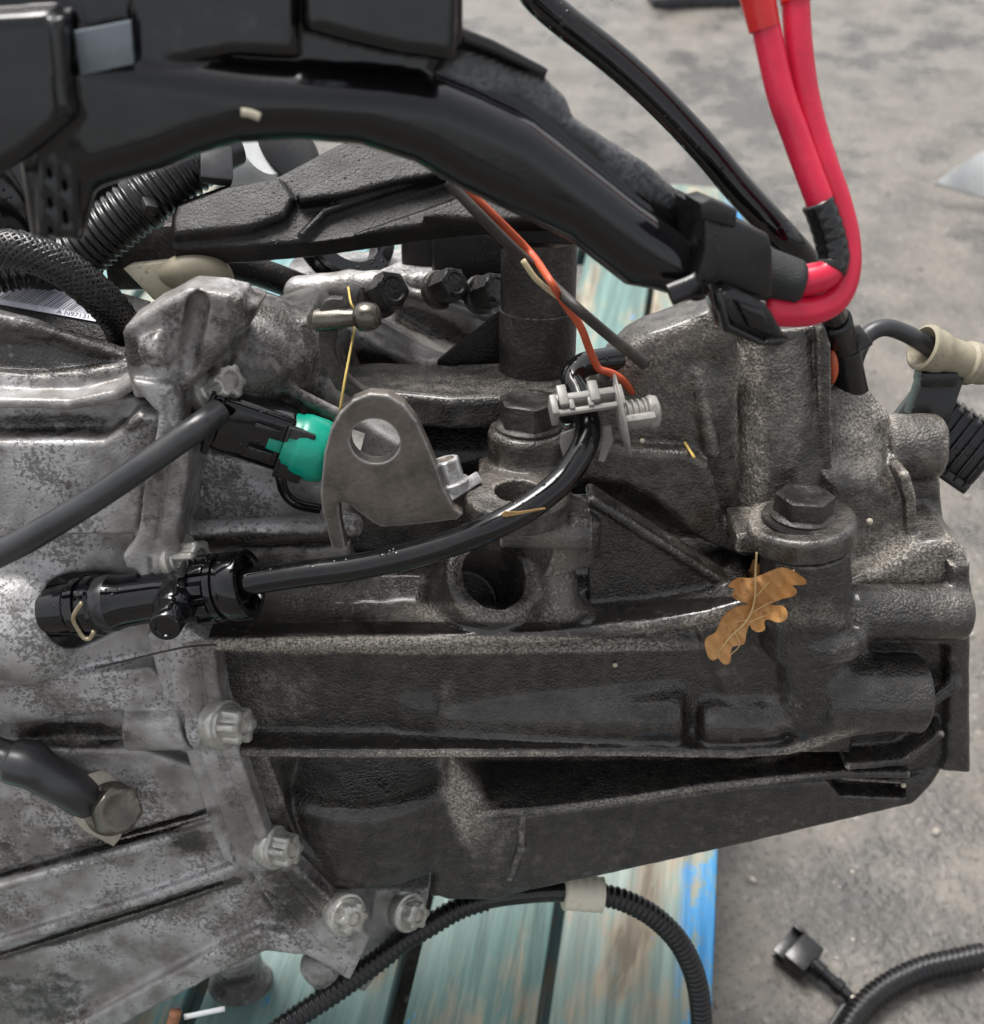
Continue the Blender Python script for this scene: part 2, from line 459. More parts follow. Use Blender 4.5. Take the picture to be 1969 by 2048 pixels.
def m_duct():
    n = NT('duct_plastic'); d = n.attr('dust'); nz = n.noise(90, 5, 0.65); fz = n.noise(520, 4, 0.6)  # dust attribute holds the painted sky sheen here
    f = n.math('MULTIPLY', n.ramp(n.math('ADD', d, n.math('MULTIPLY', n.math('SUBTRACT', nz, 0.5), 0.9)), 0.35, 0.75), n.ramp(fz, 0.35, 0.6, 0.35, 1.0))  # pale mask that paints sky sheen into the plastic's colour
    c = n.mix(f, (0.0052, 0.0054, 0.006), (0.105, 0.108, 0.112))
    dr = n.ramp(n.voro(330), 0.34, 0.1)
    return n.fin(c, n.mixf(f, n.ramp(nz, 0.3, 0.7, 0.10, 0.20), 0.34), 0, n.bump(n.math('ADD', fz, dr), n.mixf(f, 0.015, 0.35), 0.0010))
def m_plain(name, col, rough=0.45, metal=0.0, var=0.25, bump=0.0, bscale=400, grime=0.0, drops=0.0, gcol=(0.10, 0.085, 0.07), edge=None, **kw):
    n = NT(name); a = np.array(col)
    nz = n.noise(60, 6, 0.65); fz = n.noise(450, 5, 0.65)
    c = n.mix(n.ramp(nz, 0.3, 0.7), tuple(a * (1 - var)), tuple(np.minimum(a * (1 + var), 1)))
    r = n.ramp(nz, 0.3, 0.7, rough * 0.8, min(1, rough * 1.25))
    if grime:
        g = n.math('MULTIPLY', n.ramp(n.math('ADD', n.math('MULTIPLY', nz, 0.6), n.math('MULTIPLY', fz, 0.5)), 0.56, 0.72), grime)
        c = n.mix(g, c, gcol); r = n.mixf(g, r, 0.75)
    if edge:
        ed = n.math('MULTIPLY', n.ramp(n.node('ShaderNodeNewGeometry', 7), 0.51, 0.57), n.ramp(fz, 0.3, 0.6, 0.4, 1.0)); c = n.mix(ed, c, edge)
    nn = None
    if bump: nn = n.bump(n.noise(bscale, 4, 0.6), bump, 0.001)
    if drops:
        v = n.voro(420); dr = n.ramp(v, 0.30, 0.12); pk = n.ramp(n.noise(90, 2, 0.5), 0.52, 0.62)
        dr = n.math('MULTIPLY', dr, pk); r = n.mixf(n.math('MULTIPLY', dr, drops), r, 0.05)
        nn = n.bump(dr, 0.5 * drops, 0.0006, nn)
    return n.fin(c, r, metal, nn, **kw)

M = {}
M['bare'] = m_cast('cast_aluminium', 0.7, (0.74, 0.73, 0.72), coat=0.5)
M['crust'] = m_cast('greasy_casting', 0.9, (0.30, 0.275, 0.25))
M['bracket'] = m_cast('bracket_casting', 0.75, (0.42, 0.39, 0.36), (0.018, 0.0155, 0.013), (0.072, 0.062, 0.051), 0.22)
M['black_iron'] = m_plain('black_painted_iron', (0.009, 0.0082, 0.0075), 0.36, 0, 0.4, 0.5, 800, 0.22, 0.9, (0.055, 0.038, 0.03), Specular_IOR_Level=0.3)
M['duct'] = m_duct()
M['plastic'] = m_plain('black_plastic', (0.0055, 0.0056, 0.006), 0.30, 0, 0.2, 0.10, 300, 0.10, 0.6)
M['plastic_wet'] = m_plain('wet_black_plastic', (0.0035, 0.0035, 0.0045), 0.085, 0, 0.2, 0.06, 200, 0.03, 1.0)
M['rubber'] = m_plain('black_rubber', (0.0045, 0.0045, 0.005), 0.13, 0, 0.2, 0.04, 200, 0.07, 0.9, (0.12, 0.12, 0.06))
M['conduit'] = m_plain('corrugated_conduit', (0.006, 0.006, 0.0065), 0.28, 0, 0.2, 0.08, 400, 0.10, 0.4)
M['scrap'] = m_plain('leaf_scrap', (0.40, 0.24, 0.09), 0.5, 0, 0.4)
M['tape'] = m_plain('glossy_tape', (0.010, 0.010, 0.010), 0.10, 0, 0.2, 0.25, 220, 0.10, 0.4, (0.3, 0.27, 0.2))
M['cloth_tape'] = m_plain('cloth_tape', (0.022, 0.024, 0.025), 0.75, 0, 0.2, 0.5, 1500, 0.1)
M['sheath'] = m_plain('grey_sheath', (0.026, 0.027, 0.029), 0.34, 0, 0.2, 0.05, 300, 0.08)
M['red'] = m_plain('red_insulation', (0.60, 0.012, 0.050), 0.36, 0, 0.10, 0.08, 200, 0.25, 0.3, (0.24, 0.018, 0.03))
M['red_sleeve'] = m_plain('red_sleeve', (0.55, 0.016, 0.016), 0.30, 0, 0.06)
M['green'] = m_plain('green_plastic', (0.0, 0.28, 0.19), 0.30, 0, 0.08, 0.05, 300, 0.05, 0.3, (0.02, 0.03, 0.02))
M['orange'] = m_plain('orange_wire', (0.50, 0.085, 0.03), 0.45, 0, 0.2, 0, 300, 0.35, 0, (0.10, 0.04, 0.03))
M['brown_wire'] = m_plain('dirty_wire', (0.035, 0.03, 0.026), 0.5, 0, 0.4, 0.1, 500, 0.4, 0, (0.16, 0.13, 0.09))
M['yellow'] = m_plain('yellow_wire', (0.75, 0.50, 0.03), 0.4)
M['cream_wire'] = m_plain('cream_wire', (0.50, 0.42, 0.25), 0.4)
M['grey_clip'] = m_plain('grey_plastic', (0.27, 0.26, 0.24), 0.42, 0, 0.2, 0.1, 300, 0.6, 0, (0.07, 0.06, 0.05))
M['beige'] = m_plain('beige_plastic', (0.26, 0.23, 0.165), 0.5, 0, 0.15, 0.1, 400, 0.4, 0, (0.12, 0.09, 0.055))
M['dirty_beige'] = m_plain('dirty_beige_plastic', (0.50, 0.46, 0.34), 0.5, 0, 0.15, 0.15, 300, 0.8, 0, (0.16, 0.12, 0.07))
M['steel'] = m_plain('steel_plate', (0.125, 0.108, 0.092), 0.40, 0.3, 0.45, 0.3, 420, 0.4, 0.2, (0.035, 0.029, 0.024), (0.50, 0.50, 0.51))
M['zinc'] = m_plain('zinc_bolt', (0.42, 0.41, 0.375), 0.30, 0.6, 0.3, 0.25, 420, 0.5, 0, (0.07, 0.06, 0.045))
M['dark_bolt'] = m_plain('blackened_bolt', (0.040, 0.037, 0.034), 0.36, 0.35, 0.5, 0.5, 500, 0.6, 0.3, (0.12, 0.105, 0.085))
M['polished'] = m_plain('worn_steel', (0.13, 0.118, 0.10), 0.26, 0.8, 0.35, 0.12, 500, 0.4, 0, (0.04, 0.03, 0.025))
M['tin'] = m_plain('cable_lug', (0.36, 0.33, 0.27), 0.42, 0.5, 0.2, 0.2, 300, 0.35, 0, (0.15, 0.115, 0.08))
M['spring'] = m_plain('spring_wire', (0.50, 0.42, 0.29), 0.32, 0.8)
M['white_tape'] = m_plain('white_tape', (0.62, 0.58, 0.47), 0.55, 0, 0.1, 0.2, 300, 0.3, 0, (0.35, 0.28, 0.16))
M['white_panel'] = m_plain('white_panel', (0.62, 0.63, 0.63), 0.4, 0, 0.1, 0.1, 100, 0.4, 0, (0.3, 0.29, 0.27))
M['straw'] = m_plain('straw', (0.55, 0.40, 0.11), 0.55)
M['rust'] = m_plain('rusty_steel', (0.20, 0.09, 0.045), 0.7, 0.2, 0.5, 0.5, 600, 0.3)
M['label'] = m_plain('label_paper', (0.66, 0.67, 0.76), 0.45, 0, 0.05, 0, 300, 0.35, 0, (0.35, 0.31, 0.26))
M['ink'] = m_plain('label_ink', (0.05, 0.05, 0.06), 0.5)
M['post'] = m_plain('oily_post', (0.022, 0.018, 0.015), 0.38, 0, 0.5, 0.7, 600, 0.5, 0.4, (0.11, 0.095, 0.08))
M['sky_reflection'] = m_plain('painted_reflection', (0.15, 0.175, 0.195), 0.25, 0, 0.1)
M['shoe'] = m_plain('dark_shoe', (0.045, 0.047, 0.052), 0.6, 0, 0.3, 0.3, 200)
M['crumb'] = m_plain('pale_grit', (0.50, 0.45, 0.35), 0.7)

def m_ground():
    n = NT('wet_asphalt')
    b = n.noise(4.2, 4, 0.6); b2 = n.noise(13, 5, 0.68); st = n.voro(130, 1); sd = n.voro(130); gr = n.noise(210, 4, 0.7)
    base = n.mix(n.ramp(b2, 0.3, 0.7), (0.075, 0.067, 0.056), (0.150, 0.137, 0.118))
    sv = n.node('ShaderNodeSeparateColor', 0, None, _0=st)
    sd2 = n.voro(300, 0, vec=n.node('ShaderNodeVectorMath', 0, {'operation': 'ADD'}, _0=n.co, _1=n.noise(40, 2, out=1)))
    agg = n.math('MULTIPLY', n.ramp(sd, 0.50, 0.25), n.ramp(sv, 0.72, 0.95))
    c = n.mix(n.math('MULTIPLY', n.ramp(sd2, 0.42, 0.2), 0.4), base, (0.20, 0.185, 0.16))
    c = n.mix(n.math('MULTIPLY', agg, 0.5), c, (0.27, 0.25, 0.22))
    c = n.mix(n.math('MULTIPLY', n.ramp(gr, 0.54, 0.66), 0.8), c, (0.030, 0.028, 0.026))
    p = n.math('ADD', n.math('MULTIPLY', b, 0.6), n.math('MULTIPLY', b2, 0.4))
    dk = n.math('MULTIPLY', n.ramp(p, 0.53, 0.39), 0.78)
    c = n.mix(dk, c, (0.034, 0.032, 0.030))
    wet = n.ramp(p, 0.40, 0.56, 0.16, 0.55)
    nn = n.bump(n.math('ADD', gr, n.math('MULTIPLY', sd, -0.6)), 0.55, 0.004)
    return n.fin(c, wet, 0, nn)
M['ground'] = m_ground()
def m_stone(name, a, b):
    n = NT(name); rnd = n.node('ShaderNodeNewGeometry', 8)
    return n.fin(n.mix(rnd, a, b), n.math('ADD', n.math('MULTIPLY', rnd, 0.4), 0.25), 0, n.bump(n.noise(600, 3), 0.3, 0.001))
M['stones'] = m_stone('ground_stones', (0.10, 0.09, 0.08), (0.30, 0.27, 0.23))

def m_board(name, seed, paint=0.55, tone=(0.16, 0.36, 0.38)):
    """weathered pallet plank: worn turquoise paint over grey-brown grain (grain runs along local Y)"""
    n = NT(name)
    o = (seed * 3.1, seed * 1.7, 0)
    v = n.scale(1, 0.22, 1, o); vv = n.scale(1, 0.05, 1, o)
    gr = n.noise(150, 6, 0.65, 0.3, vv); md = n.noise(26, 6, 0.65, 0.4, v); sp = n.noise(60, 6, 0.7, 0, n.scale(1, 0.5, 1, o))
    wood = n.mix(n.ramp(gr, 0.30, 0.70), (0.15, 0.12, 0.08), (0.30, 0.26, 0.19))
    wood = n.mix(n.math('MULTIPLY', n.ramp(md, 0.58, 0.70), 0.7), wood, (0.06, 0.042, 0.026))
    pc = n.mix(n.ramp(gr, 0.3, 0.7), tuple(np.array(tone) * 0.5), tuple(np.minimum(np.array(tone) * 1.0, 1)))
    mask = n.ramp(n.math('ADD', n.math('MULTIPLY', md, 0.6), n.math('ADD', n.math('MULTIPLY', gr, 0.25), n.math('MULTIPLY', sp, 0.35))), 0.60 + (0.55 - paint) * -0.30 - 0.06, 0.60 + (0.55 - paint) * -0.30 + 0.08, 1.0, 0.0)
    c = n.mix(n.math('MULTIPLY', mask, 0.8), wood, pc)
    return n, c, gr, md, sp
def board_mat(i, paint, tone, blue_from=None):
    n, c, gr, md, sp = m_board('pallet_board_%d' % i, i + 1.0, paint, tone)
    if blue_from is not None:
        x = n.node('ShaderNodeSeparateXYZ', 0, None, _0=n.co)
        e = n.math('ADD', n.math('SUBTRACT', x, blue_from), n.math('MULTIPLY', n.math('SUBTRACT', md, 0.5), 0.02))
        bl = n.mix(n.ramp(gr, 0.35, 0.65), (0.012, 0.15, 0.36), (0.05, 0.26, 0.52))
        f = n.math('MULTIPLY', n.ramp(e, -0.002, 0.006), n.ramp(sp, 0.60, 0.48))
        c = n.mix(f, c, bl)
    bs = n.ramp(sp, 0.68, 0.70); c = n.mix(n.math('MULTIPLY', bs, 0.8), c, (0.02, 0.22, 0.42))
    return n.fin(c, n.ramp(md, 0.3, 0.7, 0.35, 0.6), 0, n.bump(gr, 0.5, 0.0015))
# ------------------------------------------------------------------ the gearbox castings
gearbox = empty('gearbox', world(V(984, 1500, -40))[0], 'oil-stained grey aluminium car gearbox lying on the blue pallet', 'gearbox')
def qs(pts, v): return [Q(x, y, v) for x, y in pts]
def uu(px, py, v): return Q(px, py, v)[0]
def ww(px, py, v): return Q(px, py, v)[1]

w0 = ww(1030, 975, 2)
def lp(px, py): return Qw(px, py, w0)
c1, c2 = lp(1057, 915), lp(1035, 982)
# --- gear case
K = Field((-126, -196, -100), (206, 66, 34), 0.76)
K.cyl(c2 - A(0, 30, 7), c2 - A(0, 8, 7), 16.5, rd=2); K.cyl(c1 - A(0, 60, 0), c1 - A(0, 8, 0), 15, rd=2, k=4); K.box((c1 + c2) / 2 - A(-8, 21, 0), (20, 7, 12), rd=2, k=4)
prof = [(ww(984, 1505, 0), 0), (ww(984, 1300, 0), 0), (ww(984, 1232, -8), -8), (ww(984, 1150, -20), -20), (ww(984, 1090, -42), -42), (ww(984, 1070, -75), -75), (ww(984, 1505, 0), -75)]
K.ex('u', prof, uu(415, 1350, 0), uu(1735, 1350, 0), rd=3.5)
K.ex('v', qs([(900, 1440), (1860, 1440), (1800, 1570), (1000, 1780), (900, 1780)], -34), -76, -34, rd=3)           # back wall of the lower recess
K.ex('v', qs([(955, 1640), (1269, 1603), (1480, 1572), (1700, 1556), (1800, 1562), (1850, 1550), (1885, 1528), (1884, 1548), (1868, 1572), (1840, 1603), (1826, 1613), (1500, 1690), (1200, 1757), (1010, 1797), (900, 1797)], -4), -50, -4, rd=3, k=1.5)
K.ex('v', qs([(960, 1634), (1130, 1619), (1269, 1601), (1400, 1579), (1560, 1563), (1700, 1552), (1815, 1553)], 2), -40, 2, rd=1.8, k=2.5, line=2.0)
K.ex('v', qs([(1655, 1562), (1812, 1572), (1812, 1598), (1680, 1592)], -4), -14, 6, rd=2, k=2, op='s')
wb = ww(735, 1792, 8)
bq0 = Q(735, 1500, -40); bq1 = A(bq0[0], wb, -40)
K.cyl(bq1, A(bq0[0], bq0[1] + 6, -40), 48, rd=7, k=6)                                                            # differential drum
K.ex('v', qs([(900, 1512), (990, 1640), (1042, 1640), (1042, 1765), (1000, 1800), (860, 1800)], -5), -60, -5, rd=4, k=9)
K.line([Q(1046, 1630, -1), Q(1043, 1695, -2), Q(1020, 1755, -3)], 1.8, k=3)
K.ex('v', qs([(418, 1292), (600, 1294), (850, 1289), (1100, 1276), (1300, 1259), (1420, 1238), (1510, 1210)], 13), -30, 13, rd=2.2, k=5, line=2.9)
K.ex('v', qs([(470, 1508), (700, 1511), (1000, 1510), (1269, 1508), (1477, 1512), (1577, 1505), (1640, 1487), (1696, 1467), (1735, 1452)], 12), -30, 12, rd=1.8, k=5, line=2.1)
K.cyl(Q(870, 1424, -10), Q(1366, 1422, 1), 11.2, rd=4, k=8)
K.cyl(Q(1396, 1436, -1), Q(1560, 1430, -1), 10.8, rd=4, k=4)
K.cyl(Q(800, 1400, -9), Q(872, 1400, -9), 11, rd=4, k=9)
K.cyl(Q(1622, 1265, 0), Q(1622, 1440, 0), 14, rd=4, k=8)
K.cyl(Q(1640, 1385, 3), Q(1843, 1388, 3), 15.2, rd=1.8, k=8)
K.cyl(Q(1690, 1224, 3), Q(1930, 1224, 0), 10.8, rd=2.5, k=7)
K.box(Q(1815, 1212, -14), (18, 10, 14), rd=2.5, k=3)
K.ex('v', qs([(1700, 1536), (1808, 1527), (1850, 1500), (1884, 1473)], 5), -40, 5, rd=1.5, k=4, line=1.8)
K.ex('v', qs([(1690, 1250), (1850, 1255), (1925, 1180), (1925, 1540), (1870, 1538), (1800, 1548), (1690, 1530)], -6), -60, -6, rd=2, k=3)
K.ex('v', qs([(1903, 1130), (1944, 1125), (1944, 1549), (1884, 1546), (1895, 1520)], 0), -60, 0, rd=2.5, k=5)
K.line([Q(1845, 1412, 2), Q(1905, 1370, 0)], 3, k=4)
K.ex('v', qs([(452, 1495), (530, 1500), (600, 1690), (700, 1780), (640, 1780), (545, 1690), (480, 1510)], 5), -50, 5, rd=2, k=4)
# bosses on the upper shoulder
bx = nrm(GB @ A(0.34, 0.36, 0.86)); bc = Q(990, 1152, -1)
K.cyl(bc - bx * 40, bc, 19, rd=3, k=6)
K.cyl(Q(1107, 1085, -10), Q(1128, 1245, 0), 6.5, rd=2, k=7, r2=8)
K.box(Q(1085, 1062, -10), (19, 9, 14), rd=3, k=4)
K.cyl(Q(1010, 1056, 2), Q(1181, 1064, 2), 6.2, rd=1.0, k=2.0)
K.cyl(Q(1085, 1110, -6), Q(1085, 1020, -6), 18, rd=2, k=4)
K.ex('v', qs([(1178, 1012), (1196, 1000), (1484, 1190), (1484, 1225), (1178, 1228)], -4), -13, -4, rd=1.5, k=3)
K.ex('v', qs([(1186, 1004), (1484, 1192)], -2), -15, -2, rd=1.5, k=2.0, line=1.8)

K.cyl(Q(1612, 1292, 5), Q(1612, 1088, 5), 16.4, rd=1.5, k=3)
K.cyl(Q(1640, 1282, 5), Q(1640, 1236, 5), 18.5, rd=3.5, k=3)
K.box(Q(1470, 1160, -45), (26, 4, 24), rd=3, k=3)                                                              # ledge behind the leaf
K.ex('v', qs([(1390, 1250), (1560, 1215), (1560, 1500), (1500, 1500)], 1), -30, 1, rd=2, k=6)
K.cyl(Q(640, 930, -72), Q(1020, 930, -72), 30, rd=3, k=4)                                                        # dark shoulder behind the lifting eye
K.ex('v', qs([(680, 1000), (1000, 960), (1010, 1100), (680, 1110)], -30), -76, -30, rd=3, k=6)
K.ex('v', qs([(1120, 940), (1480, 900), (1720, 1000), (1900, 1230), (1900, 1400), (1500, 1400), (1120, 1250)], -58), -98, -58, rd=3, k=3)
K.cyl(bc - bx * 32, bc + bx * 30, 12.8, rd=1, k=1.2, op='s')
K.cyl(Q(1000, 1060, 10), Q(1183, 1066, 10), 6.2, rd=0.9, k=1.5)
K.rough(0.10, 12, 3)
case_dirt = blobs(0.66, [(560, 1180, 190, 60, 0.5), (1110, 1140, 70, 110, 0.5), (960, 1110, 50, 60, 0.45), (1400, 1580, 460, 40, 0.95, -6), (740, 1640, 180, 110, 0.85), (1000, 1380, 260, 50, 0.8)])
case_dust_light = blobs(0.13, [(560, 1190, 220, 50, 0.55), (980, 1225, 260, 24, 0.60), (850, 1290, 500, 17, 1.3), (1420, 1240, 110, 15, 1.0, -14), (1000, 1512, 560, 10, 0.7), (1620, 1490, 120, 12, 0.75, -18), (1320, 1592, 380, 10, 0.6, -8), (1110, 1130, 60, 110, 0.62), (960, 1100, 45, 60, 0.6),
    (700, 1400, 60, 90, 0.20), (1300, 1258, 130, 14, 0.62), (940, 1620, 40, 120, 1.1, -22), (1000, 1690, 60, 90, 0.55), (520, 1580, 60, 80, 0.55), (540, 1390, 110, 70, 0.50),  # tan band also paints the light caught on the drum's right side
    (1330, 1060, 200, 16, 0.5, 33), (1560, 1420, 50, 70, 0.45), (1380, 1440, 30, 60, 0.42), (1700, 1330, 60, 50, 0.45), (1610, 1190, 80, 60, 0.35),
    (900, 1390, 20, 60, 0.5), (1900, 1200, 60, 90, 0.45), (1320, 1690, 420, 60, 0.33, -10), (1190, 1435, 280, 40, 0.3), (1600, 1230, 150, 30, 0.5), (1750, 1390, 90, 60, 0.25)])
case_wet = blobs(0.0, [(850, 1256, 430, 13, 0.75), (1330, 1218, 170, 16, 1.0, -6), (1000, 1488, 480, 11, 0.6), (1560, 1470, 120, 10, 0.6, -10), (985, 1200, 80, 14, 0.7)])
gear_case = cast('gear_case', K, M['crust'], gearbox, case_dirt, dust=case_dust_light, wet=case_wet); del K

# --- end cover
E_ = Field((120, -120, -75), (206, 75, 12), 0.85)
E_.ex('v', qs([(1640, 790), (1668, 774), (1708, 766), (1750, 792), (1780, 850), (1808, 930), (1824, 985), (1832, 1160), (1640, 1160)], -34), -72, -34, rd=6, k=3)
E_.ex('v', qs([(1640, 850), (1740, 862), (1790, 940), (1822, 990), (1834, 1170), (1640, 1170)], -26), -60, -26, rd=6, k=10)
E_.ex('v', qs([(1640, 940), (1760, 950), (1822, 1000), (1834, 1170), (1640, 1170)], -17), -60, -17, rd=7, k=12)
E_.line([Q(1650, 805, -36), Q(1755, 835, -37)], 4, k=7)
E_.ex('v', qs([(1812, 955), (1824, 1000), (1828, 1120)], -14), -40, -14, rd=1.5, k=3, line=2.0)
E_.cyl(Q(1760, 893, -42), Q(1880, 893, -42), 13, rd=3.2, k=3)
E_.ex('v', qs([(1812, 955), (1884, 960), (1892, 1090), (1812, 1095)], -36), -66, -36, rd=2.5, k=3)
E_.ex('v', qs([(1700, 1165), (1760, 1140), (1835, 1092), (1905, 1078), (1938, 1105), (1946, 1160), (1944, 1215), (1700, 1245)], -6), -60, -6, rd=4, k=4)
E_.rough(0.14, 10, 7)
end_cover = cast('end_cover', E_, M['bracket'], gearbox, blobs(0.80, [(1700, 1060, 40, 50, 0.5)]),
                 dust=blobs(0.45, [(1830, 1110, 120, 50, 0.85), (1740, 850, 60, 80, 0.8), (1830, 910, 70, 50, 0.4), (1860, 1030, 40, 60, 0.3)])); del E_

# --- bell housing on the left
B = Field((-246, -300, -82), (-28, 98, 42), 0.9)
B.ex('v', qs([(-80, 612), (60, 645), (245, 706), (290, 800), (-80, 830)], -10), -17, -10, rd=2)
B.ex('v', qs([(-80, 700), (260, 730), (290, 800), (-80, 830)], -13), -70, -13, rd=2, k=2)
B.cap(Q(-80, 688, -6), Q(100, 708, -6), 5, 6, k=3, op='s'); B.cap(Q(100, 708, -6), Q(235, 742, -8), 6, 4, k=3, op='s')
B.line([Q(-80, 748, -9), Q(80, 766, -8), Q(190, 754, -9), Q(262, 736, -10)], [3, 4, 4, 3], k=3)
B.ex('v', qs([(-80, 806), (141, 811), (230, 793), (280, 760)], 6), -30, 6, rd=1.4, k=3, line=1.9)
B.ex('v', qs([(-80, 815), (270, 790), (310, 830), (300, 1090), (-80, 1090)], -3), -60, -3, rd=2, k=2)
B.ex('v', qs([(-80, 884), (60, 884), (208, 882), (240, 860), (276, 826), (318, 836), (312, 890), (288, 980), (276, 1072), (-80, 1072)], 9), -40, 9, rd=2.0, k=3)
B.ex('v', qs([(-80, 1060), (280, 1060), (340, 1300), (420, 1420), (410, 1510), (-80, 1500)], 1), -60, 1, rd=2, k=3)
B.cap(Q(-40, 1230, -5), Q(58, 1228, -5), 27, 27, k=9)
B.cap(Q(60, 1228, -12), Q(240, 1236, -16), 23, 18, k=9)
B.ex('v', qs([(-80, 1372), (150, 1352), (300, 1335), (400, 1415), (260, 1420), (60, 1450), (-80, 1462)], 9), -40, 9, rd=2, k=4)
B.ex('v', qs([(-80, 1500), (60, 1500), (180, 1505), (330, 1540), (440, 1660), (600, 1850), (560, 1890), (60, 2090), (-80, 2090)], 3), -70, 3, rd=2, k=3)
B.ex('v', qs([(-80, 1500), (250, 1500), (285, 1500), (400, 1540), (420, 1640), (-80, 1765)], 8), -30, 8, rd=2, k=3)
B.cyl(Q(255, 1458, 10), Q(448, 1456, 10), 8.4, rd=1.2, k=5)
B.ex('v', qs([(-80, 1802), (427, 1656)], 11), -20, 11, rd=1.4, k=2, line=2.0)
B.ex('v', qs([(-80, 1782), (418, 1636)], 12), 0, 20, rd=1.0, k=1.0, line=1.2, op='s')
B.ex('v', qs([(-80, 1915), (300, 1800), (474, 1738)], 7), -20, 7, rd=1.4, k=2.5, line=2.2)
B.ex('v', qs([(-80, 1940), (300, 1822), (440, 1775)], 5), 0, 20, rd=0.7, k=1.5, line=0.9, op='s')
B.ex('v', qs([(-80, 2190), (160, 2075), (300, 1998), (430, 1930), (520, 1885), (612, 1895)], 9), -40, 9, rd=2, k=3, line=6.0)
B.ex('v', qs([(-80, 2080), (60, 2060), (440, 1890), (560, 1880), (440, 1940), (160, 2085), (-80, 2200)], 4), -60, 4, rd=2, k=3)
B.ell(Q(485, 1985, -50), (19, 18, 18), k=2)                                                                     # dome below
B.cyl(Q(470, 1900, -50), Q(490, 1980, -55), 12, k=4)
# flange strip with its joint, lug block at its top
B.ex('v', qs([(262, 760), (345, 770), (380, 880), (374, 960), (356, 1060), (362, 1250), (425, 1290), (445, 1420), (478, 1510), (540, 1690), (650, 1790), (740, 1880), (700, 1965), (600, 1905), (500, 1748), (446, 1722), (371, 1510), (330, 1420), (300, 1300), (262, 1180), (245, 1114), (275, 1073), (286, 980), (308, 887), (316, 828), (266, 775)], 14), -60, 14, rd=1.7, k=2.2)
B.ex('v', qs([(242, 668), (250, 652), (300, 618), (372, 580), (430, 584), (480, 596), (490, 650), (420, 740), (350, 800), (266, 800), (252, 745)], 10), -10, 10, rd=2.6, k=2)
B.cyl(Q(298, 700, 9), Q(336, 692, 12), 5.4, rd=0.8, k=1.2)
B.cap(Q(398, 606, 8), Q(372, 735, 11), 4.0, 3.4, k=2, op='s')
B.ex('v', qs([(395, 600), (470, 596), (520, 610), (450, 740), (395, 800), (385, 740)], 3), -16, 3, rd=3, k=4)
B.ell(Q(490, 715, -36), (29, 24, 34), k=6)
B.ex('v', qs([(390, 700), (610, 640), (660, 720), (700, 830), (700, 1070), (400, 1075)], -28), -78, -28, rd=3, k=5)
B.line([Q(455, 735, -6), Q(560, 772, -12), Q(675, 830, -16)], [2.2, 2.6, 2.6], k=3)
B.ex('v', qs([(405, 900), (560, 930), (700, 905), (700, 1052), (405, 1056)], -20), -60, -20, rd=3, k=4)
B.line([Q(395, 1066, -5), Q(540, 1062, -6), Q(700, 1052, -8)], 5.0, k=3)
B.ex('v', qs([(395, 1090), (700, 1090), (700, 1250), (420, 1250)], -16), -60, -16, rd=3, k=5)
B.cyl(Q(395, 770, -6), Q(424, 772, -4), 9.5, rd=1.5, k=3)
B.cyl(Q(330, 1115, 6), Q(362, 1116, 8), 9, rd=1.5, k=3)
B.cyl(Q(480, 1690, 6), Q(548, 1692, 8), 8.5, rd=1.5, k=4)
B.cyl(Q(630, 1838, 2), Q(676, 1832, 4), 8.5, rd=1.5, k=4)
B.ex('v', qs([(640, 1780), (860, 1780), (850, 1830), (730, 1990), (640, 1960), (600, 1850)], -14), -40, -14, rd=3, k=4)   # ears under the joint
B.cap(Q(640, 1930, -2), Q(665, 1962, -8), 9, 8, k=4)
sm = [(300, 1120), (318, 1250), (345, 1400), (398, 1512), (472, 1725), (540, 1790), (650, 1900)]
B.ex('v', qs(sm, 14), 12.6, 20, rd=0.3, k=0.6, line=0.7, op='s')
B.ex('v', qs([(330, 800), (345, 880), (325, 1000), (315, 1080)], 14), 12.8, 20, rd=0.3, k=0.6, line=0.6, op='s')
B.ex('v', qs([(392, 1300), (412, 1420), (440, 1515), (515, 1700), (600, 1790), (700, 1885)], 14), 12.6, 20, rd=0.3, k=1.0, line=0.9, op='s')
# bore for the hydraulic joint, groove
ba = nrm(GB @ A(0.84, 0.07, 0.54)); bq = Q(96, 1222, -4)
B.cyl(bq, bq + ba * 52, 14.2, rd=1.5, k=2.5, op='s')
B.ell(Q(150, 1472, 13), (21, 4.2, 9), axes=[[0.995, 0.09, 0], [-0.09, 0.995, 0], [0, 0, 1]], k=4, op='s')
B.ex('v', qs([(690, 850), (720, 838), (830, 905), (830, 1000), (690, 1000)], -22), -44, -22, rd=2, k=3)
B.rough(0.12, 12, 13)
bell_dirt = blobs(0.24, [(90, 700, 240, 60, 0.66), (120, 960, 140, 70, 0.12), (130, 1230, 150, 110, 0.10), (560, 1000, 130, 40, 0.12), (250, 1770, 260, 30, 0.15, -16), (120, 850, 190, 22, 0.58), (560, 690, 170, 110, 0.60), (400, 650, 110, 80, 0.50), (370, 790, 60, 60, 0.45), (560, 790, 140, 30, 0.7, 25),
    (310, 980, 46, 80, 0.48), (370, 1000, 30, 90, 0.38), (560, 1080, 170, 16, 0.75), (560, 1170, 160, 60, 0.75), (420, 1350, 50, 70, 0.45), (170, 1400, 110, 40, 0.35), (150, 1470, 110, 26, 0.9),
    (200, 1690, 260, 12, 0.85, -16), (230, 1840, 300, 12, 0.75, -18), (480, 1640, 40, 110, 0.42, -20), (380, 1680, 40, 26, 0.6), (60, 2000, 160, 60, 0.5), (495, 1985, 80, 60, 0.62),
    (600, 1790, 80, 60, 0.6), (60, 1690, 120, 50, 0.42), (400, 1930, 120, 30, 0.3)])
